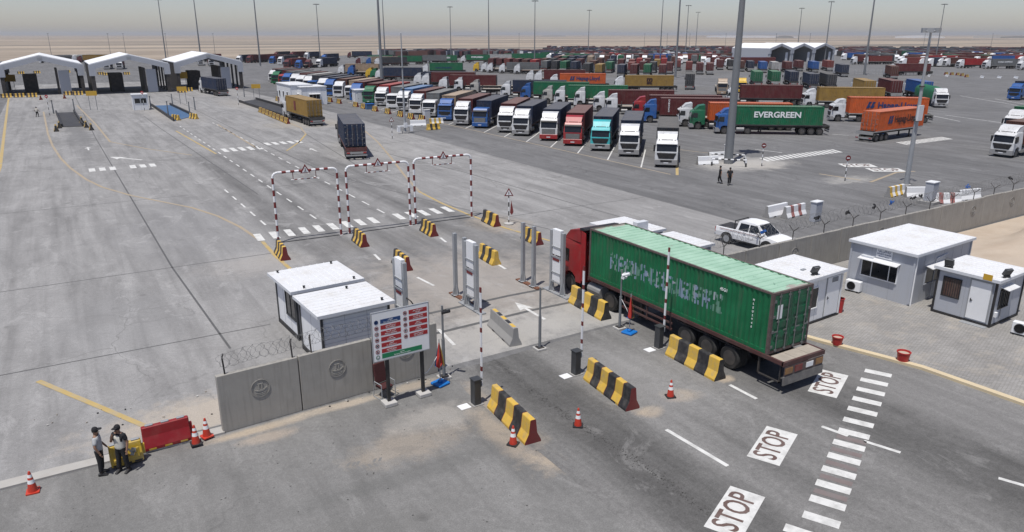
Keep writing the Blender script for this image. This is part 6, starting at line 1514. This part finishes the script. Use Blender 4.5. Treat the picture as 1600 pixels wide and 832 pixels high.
for k,(px,py) in enumerate(((305,172),(270,166),(382,152),(435,161),(465,163),(236,170),(263,180),(297,181),(84,178),(117,176))): thin_pole(px,py,2.4,f"short thin post, {ORD[k]} among those standing before the checking sheds",'short posts before the checking sheds',False)

# ---------------------------------------------------------------- gabled sheds
def shed(x0,y0,W,L,E_,P_,label,closed=False,group='open gabled checking sheds'):
    r=thing('gabled_shed',label,'shed',(x0,y0,.006),0,group)
    for s in (0,1):
        pts=[(0,E_),(W/2,P_),(W/2,P_+.22),(0,E_+.22)] if s==0 else [(W/2,P_),(W,E_),(W,E_+.22),(W/2,P_+.22)]
        q=MB(); q.prism(pts,'y',-.3,L+.3); q.build('roof',M['shedroof'],r)
    for yy in (-.32,L+.1):
        q=MB(); q.prism([(-.15,E_-1.3),(W/2,P_-1.1),(W+.15,E_-1.3),(W+.15,E_-.02),(W/2,P_-.02),(-.15,E_-.02)],'y',yy,yy+.2); q.build('gable_beam',M['panelgrey'],r)
    for xx in (-.25,W-1.15):
        for yy in (-.35,L-.6):
            q=MB(); q.box(xx,xx+1.4,yy,yy+.9,E_-2.6,E_-.05); q.build('column_head',M['panelgrey'],r)
            q=MB(); q.box(xx+.3,xx+1.1,yy+.1,yy+.8,0,E_-2.6); q.build('column',M['chassis'] if not closed else M['panelgrey'],r)
    if closed:
        for xx in (0,W-.2): q=MB(); q.box(xx,xx+.2,.6,L-.6,0,E_-.02); q.build('side_wall',M['panelgrey'],r)
        q=MB(); q.box(.2,W-.2,L-1,L-.8,0,E_); q.build('back_wall',M['chassis'],r); q=MB(); q.box(W-4,W-2.2,.5,.7,0,E_-2); q.build('sliding_door',M['panel'],r)
    else:
        q=MB(); q.box(0.1,.3,.6,L-.6,0.02,E_-.02); q.build('side_wall',M['chassis'],r)
        for k in range(5): q=MB(); q.box(W-.35,W-.05,1+k*(L-3)/4,2.2+k*(L-3)/4,0,E_-.02); q.build('side_column',M['chassis'],r)
        q=MB(); q.box(W-5.3,W-3.0,.9,1.2,0.1,E_-1.3); q.build('sliding_panel',M['panelgrey'],r)
        q=MB(); q.box(W-5.9,W-5.4,1.0,12,0,E_-1.0); q.build('partition',M['chassis'],r)
    if not closed: q=MB(); q.box(W*.25,W*.42,7,13,0.02,4.6); q.build('control_booth',M['chassis'],r)
    q=MB(); q.box(W/2-.5,W/2+.5,-.36,-.325,P_-.85,P_-.35); q.build('gable_vent',M['galv'],r)
    return r
shed(-10.6,214.5,17.2,25,7.0,9.2,'open gabled white shed, farthest out of the three checking sheds'); shed(8.0,210.5,17.6,26,7.0,9.2,'open gabled white shed in the middle of the three checking sheds'); shed(27.6,214,16.6,25,7.0,9.2,'open gabled white shed with a blue container truck driving in')
x,y=G(1200.6,98.5)
for k in range(3): shed(x+k*17.6,y,17.2,25,7.0,9.4,('closed gabled white hall with its long side wall in view','closed gabled white hall in the middle of the far three','closed gabled white hall at the far end beside the parked white cabs')[k],True,'closed gabled halls at the back of the yard')
for px,py,n,rz,lab in ((10,153,2,90,''),(30,152.5,2,90,''),(50,152.2,2,90,''),(64,156,1,0,''),(108,149,2,90,''),(122,149,1,90,''),(101,154,1,0,''),(33,116,1,90,''),(58,115,1,90,''),(105,114,1,90,''),(158,117,1,90,''),(166,118,1,90,''),(198,117,1,90,''),(285,145,1,95,''),(294,143,1,95,''),(315,143,1,20,'')):
    x,y=G(px,py); k=int(px); jersey(JS,x,y,R(rz),'black and yellow barrier in the lines at the mouths of the checking sheds','striped barriers at the checking sheds')
JSB = JS.copy(); JSB.materials[2] = M['blackp']
for k,(px,py) in enumerate(((88,205),(93,200),(128,192),(135,199),(143,203),(275,188),(303,186))):
    x,y=G(px,py); jersey(JSB if k<5 else JYE,x,y,R(0 if k<5 else 20),f"barrier, {ORD[k]} of those guarding the corners of the sunken lane ramps",'barriers at the lane ramps')
for k in range(8):
    a=Vector(G(408,176)); b_=Vector(G(448,193)); p=a+(b_-a)*k/7; jersey(JS,p.x,p.y,R(0),f"black and yellow barrier, {ORD[k]} along the edge of the weighbridge ramp",'barriers along the weighbridge ramp')
# weighbridge, dark ramp and blue pit
def ramp_lane(pts,label,mat,name='weighbridge'):
    P_=[G(*p) for p in pts]; r=thing(name,label,'weighbridge',(P_[0][0],P_[0][1],.01),0); L=[(p[0]-P_[0][0],p[1]-P_[0][1]) for p in P_]
    q=MB(); q.quad([(x,y,.06) for x,y in L]); q.box(0,0,0,0,0,0) if False else None; q.build('deck',M[mat],r)
    for a,b_ in ((0,1),(3,2)):
        p,q2=Vector((*L[a],0)),Vector((*L[b_],0)); d=(q2-p).normalized(); w=Vector((-d.y,d.x,0))*.12
        mb=MB(); mb.add([p-w,p+w,q2+w,q2-w,p-w+Vector((0,0,.5)),p+w+Vector((0,0,.5)),q2+w+Vector((0,0,.5)),q2-w+Vector((0,0,.5))],[(0,1,2,3),(4,5,6,7),(0,1,5,4),(1,2,6,5),(2,3,7,6),(3,0,4,7)]); mb.build('side_kerb',M['blackp'],r)
M['bluedeck']=mk('blue_steel_deck',(.05,.12,.24),.7,0,.15,.6,.4,(.2,.2,.2)); M['darkdeck']=mk('dark_steel_deck',(.045,.045,.048),.7,0,.3,.4,.5,(.11,.105,.1))
ramp_lane([(97,199),(88,177),(116,176),(130,198)],'dark steel ramp set in the first lane before the sheds','darkdeck'); ramp_lane([(272,190),(237,166),(266,165),(302,182)],'blue steel weighbridge deck beside the small booth','bluedeck'); ramp_lane([(472,193),(374,160),(400,156),(488,182)],'long dark weighbridge ramp ahead of the yellow container truck','darkdeck')
# booth, site offices
def small_building(px,py,W,D,H,rz,label,win=True,name='site_office',awn=True):
    x,y=G(px,py); r=cabin(name,label,x,y,W,D,H,rz,'white','white',False,'y','white site offices by the parked lorries',.12,'panel'); fs=face('s',W,D); fw=face('w',W,D)
    if win: window(r,fs,W*.3,W*.72,1.2,2.1,'white',0,(.33,.66),awn)
    return r,fs,fw
bt,fs,fw=small_building(210,173,2.6,2.4,2.9,R(0),'small white checking booth with two windows beside the blue weighbridge',False,'checking_booth'); window(bt,fs,.3,1.2,1.35,2.2,'galv'); window(bt,fs,1.4,2.3,1.35,2.2,'galv')
o1,fs,fw=small_building(456,164,4.6,11,3.9,0,'long white site office with three side windows near the yellow container truck'); 
for k in range(3): window(o1,fw,1.5+k*3.1,2.6+k*3.1,1.2,2.4,'white')
door(o1,fw,9.2,10.2,.05,2.3,'white')
o2,fs,fw=small_building(473,165,5.2,6.5,3.6,0,'white site office joined beside the long one, a window facing the gate'); window(o2,fw,2.0,3.2,1.2,2.3,'white')
cb_,fs,fw=small_building(556,162,4.2,3.2,2.7,R(-8),'small white cabin with an open door before the green lorry cab',False); door(cb_,fs,.5,1.4,.05,2.2,'panel'); window(cb_,fs,2.2,3.3,1.0,1.9,'white',0,(.5,))
q_=thing('blue_crate','dark blue crate between striped barriers before the parked lorries','crate',(*G(578,171),.01)); q=MB(); q.box(-.8,.8,-.5,.5,0,1.0); q.build('box',M['bluedeck'],q_,bevel=.02); q=MB(); q.box(-.85,.85,-.55,.55,1.003,1.08); q.build('lid',M['fabric_blue'],q_)
q_=thing('red_crate','small red crate at the corner of the long site office','crate',(*G(441,152),.01)); q=MB(); q.box(-.7,.7,-.5,.5,0,1.5); q.build('box',M['redp'],q_,bevel=.02); q=MB(); q.box(-.75,.75,-.55,.55,1.503,1.58); q.build('lid',M['red'],q_)
# far right: blue kerb, barriers, railing
for k,(px,py) in enumerate(((1478,117),(1487,117.5),(1496,118),(1503,119),(1510,121))): x,y=G(px,py); jersey(JS,x,y,R(95),f"black and yellow barrier, {ORD[k]} at the far kerb by the grey lettered container",'striped barriers at the far kerb')
for k,(px,py) in enumerate(((1535,122),(1562,122.5),(1588,123),(1480,120),(1452,120))): x,y=G(px,py); o=bpy.data.objects.new('kerb_block',JW); COL.objects.link(o); o.location=(x,y,.01); o.rotation_euler=(0,0,R(-50)); o.scale=(.8,1.9,.7); tag(o,f"long low pale barrier, {ORD[k]} along the far kerb",'barrier','low pale barriers at the far kerb')
fnc=thing('railing','pale metal railing before the parked white cabs near the halls','railing',(*G(1335,117),.01),R(-38)); q=MB()
for k in range(24): q.tube((k*1.2,0,0),(k*1.2,0,1.6),.05,5)
q.build('post',M['galv'],fnc); q=MB()
for z in (.4,1.0,1.55): q.tube((0,0,z),(27.6,0,z),.035,5)
q.build('rail',M['galv'],fnc)
# things on the horizon
for k,(px,D_,W,H,mt) in enumerate(((1150,3600,330,9,'roofwhite'),(1188,3400,70,9,'concrete'),(1105,4000,190,9,'roofwhite'),(860,5200,160,10,'conlight'),(740,5600,240,10,'conlight'),(1490,3600,160,13,'conlight'),(1520,3500,110,9,'concrete'),(1570,3800,160,11,'roofwhite'),(545,6000,300,11,'conlight'),(1380,3600,180,10,'roofwhite'))):
    a=HD+math.atan((px-800)/FPX/math.cos(PT)); x,y=D_*math.sin(a),D_*math.cos(a); o=MB()
    o.prism([(-W/2,0),(-W/2,H*.6),(-W*.3,H*.8),(0,H),(W*.35,H*.75),(W/2,H*.5),(W/2,0)],'y',-20,20); o=o.build('distant_depot',M[mt]); o.location=(x,y,-.02); o.rotation_euler=(0,0,-a); tag(o,f"low {'white' if mt=='roofwhite' else 'dark'} depot building on the hazy desert horizon",'building','low depot buildings on the horizon')
# cables and conduit
q=MB(); q.path([(.9,-.03,.25),(.9,-.03,1.9),(1.6,-.03,1.95)],.02,6); q.build('conduit',M['galv'],E_c)
q=MB(); q.path([(2.2,-.02,.1),(2.2,-.03,2.4),(3.4,-.03,2.5)],.025,6); q.build('conduit',M['panel'],Dd)
q=MB(); q.path([(.12,-.16,2.4),(.12,-.16,.4),(.5,-.16,.2)],.02,6); q.build('conduit',M['black'],C)
q=MB(); q.path([(10.95,25.05,.95),(11.2,25.2,.88),(11.5,25.4,1.0),(11.9,25.6,1.35)],.012,5); tag(q.build('tether_cable',M['white']),'slack white cable tied from the notice board post to the folded umbrella','cable')
q=MB(); q.path([(22.3,26.4,1.6),(22.32,26.0,1.2),(22.34,25.8,.9)],.012,5); tag(q.build('tether_cable',M['white']),'white cord from the white camera pole to the folded umbrella','cable')
# litter by the wall
mb=MB()
rr=random.Random(5)
for k in range(70): x,y=rr.choice(((-1,30),(2,29),(6,27.6),(8.5,26.4),(12,26.3),(40,31),(46,30.5))); mb.obox((x+rr.gauss(0,1.3),y+rr.gauss(0,.5),.03),(rr.uniform(.02,.09),rr.uniform(.02,.07),.03),rr.uniform(0,3),rr.randrange(3))
tag(mb.build('litter_scraps',[M['black'],M['conlight'],M['wood']],merge=False),'scattered stones and litter scraps along the wall foot','litter',None,'stuff')
# haze
mb=MB(); mb.box(-9500,16500,-3500,16500,-1.5,46); m=bpy.data.materials.new('haze_air'); m.use_nodes=True; t=m.node_tree; t.nodes.clear(); v=_n(t,'ShaderNodeVolumePrincipled'); v.inputs['Color'].default_value=(.97,.98,1.0,1); v.inputs['Density'].default_value=.00009; v.inputs['Anisotropy'].default_value=.25
oo=_n(t,'ShaderNodeOutputMaterial'); t.links.new(v.outputs[0],oo.inputs['Volume']); hz=mb.build('haze',m); tag(hz,'thin dusty air over the whole yard','haze',None,'stuff')
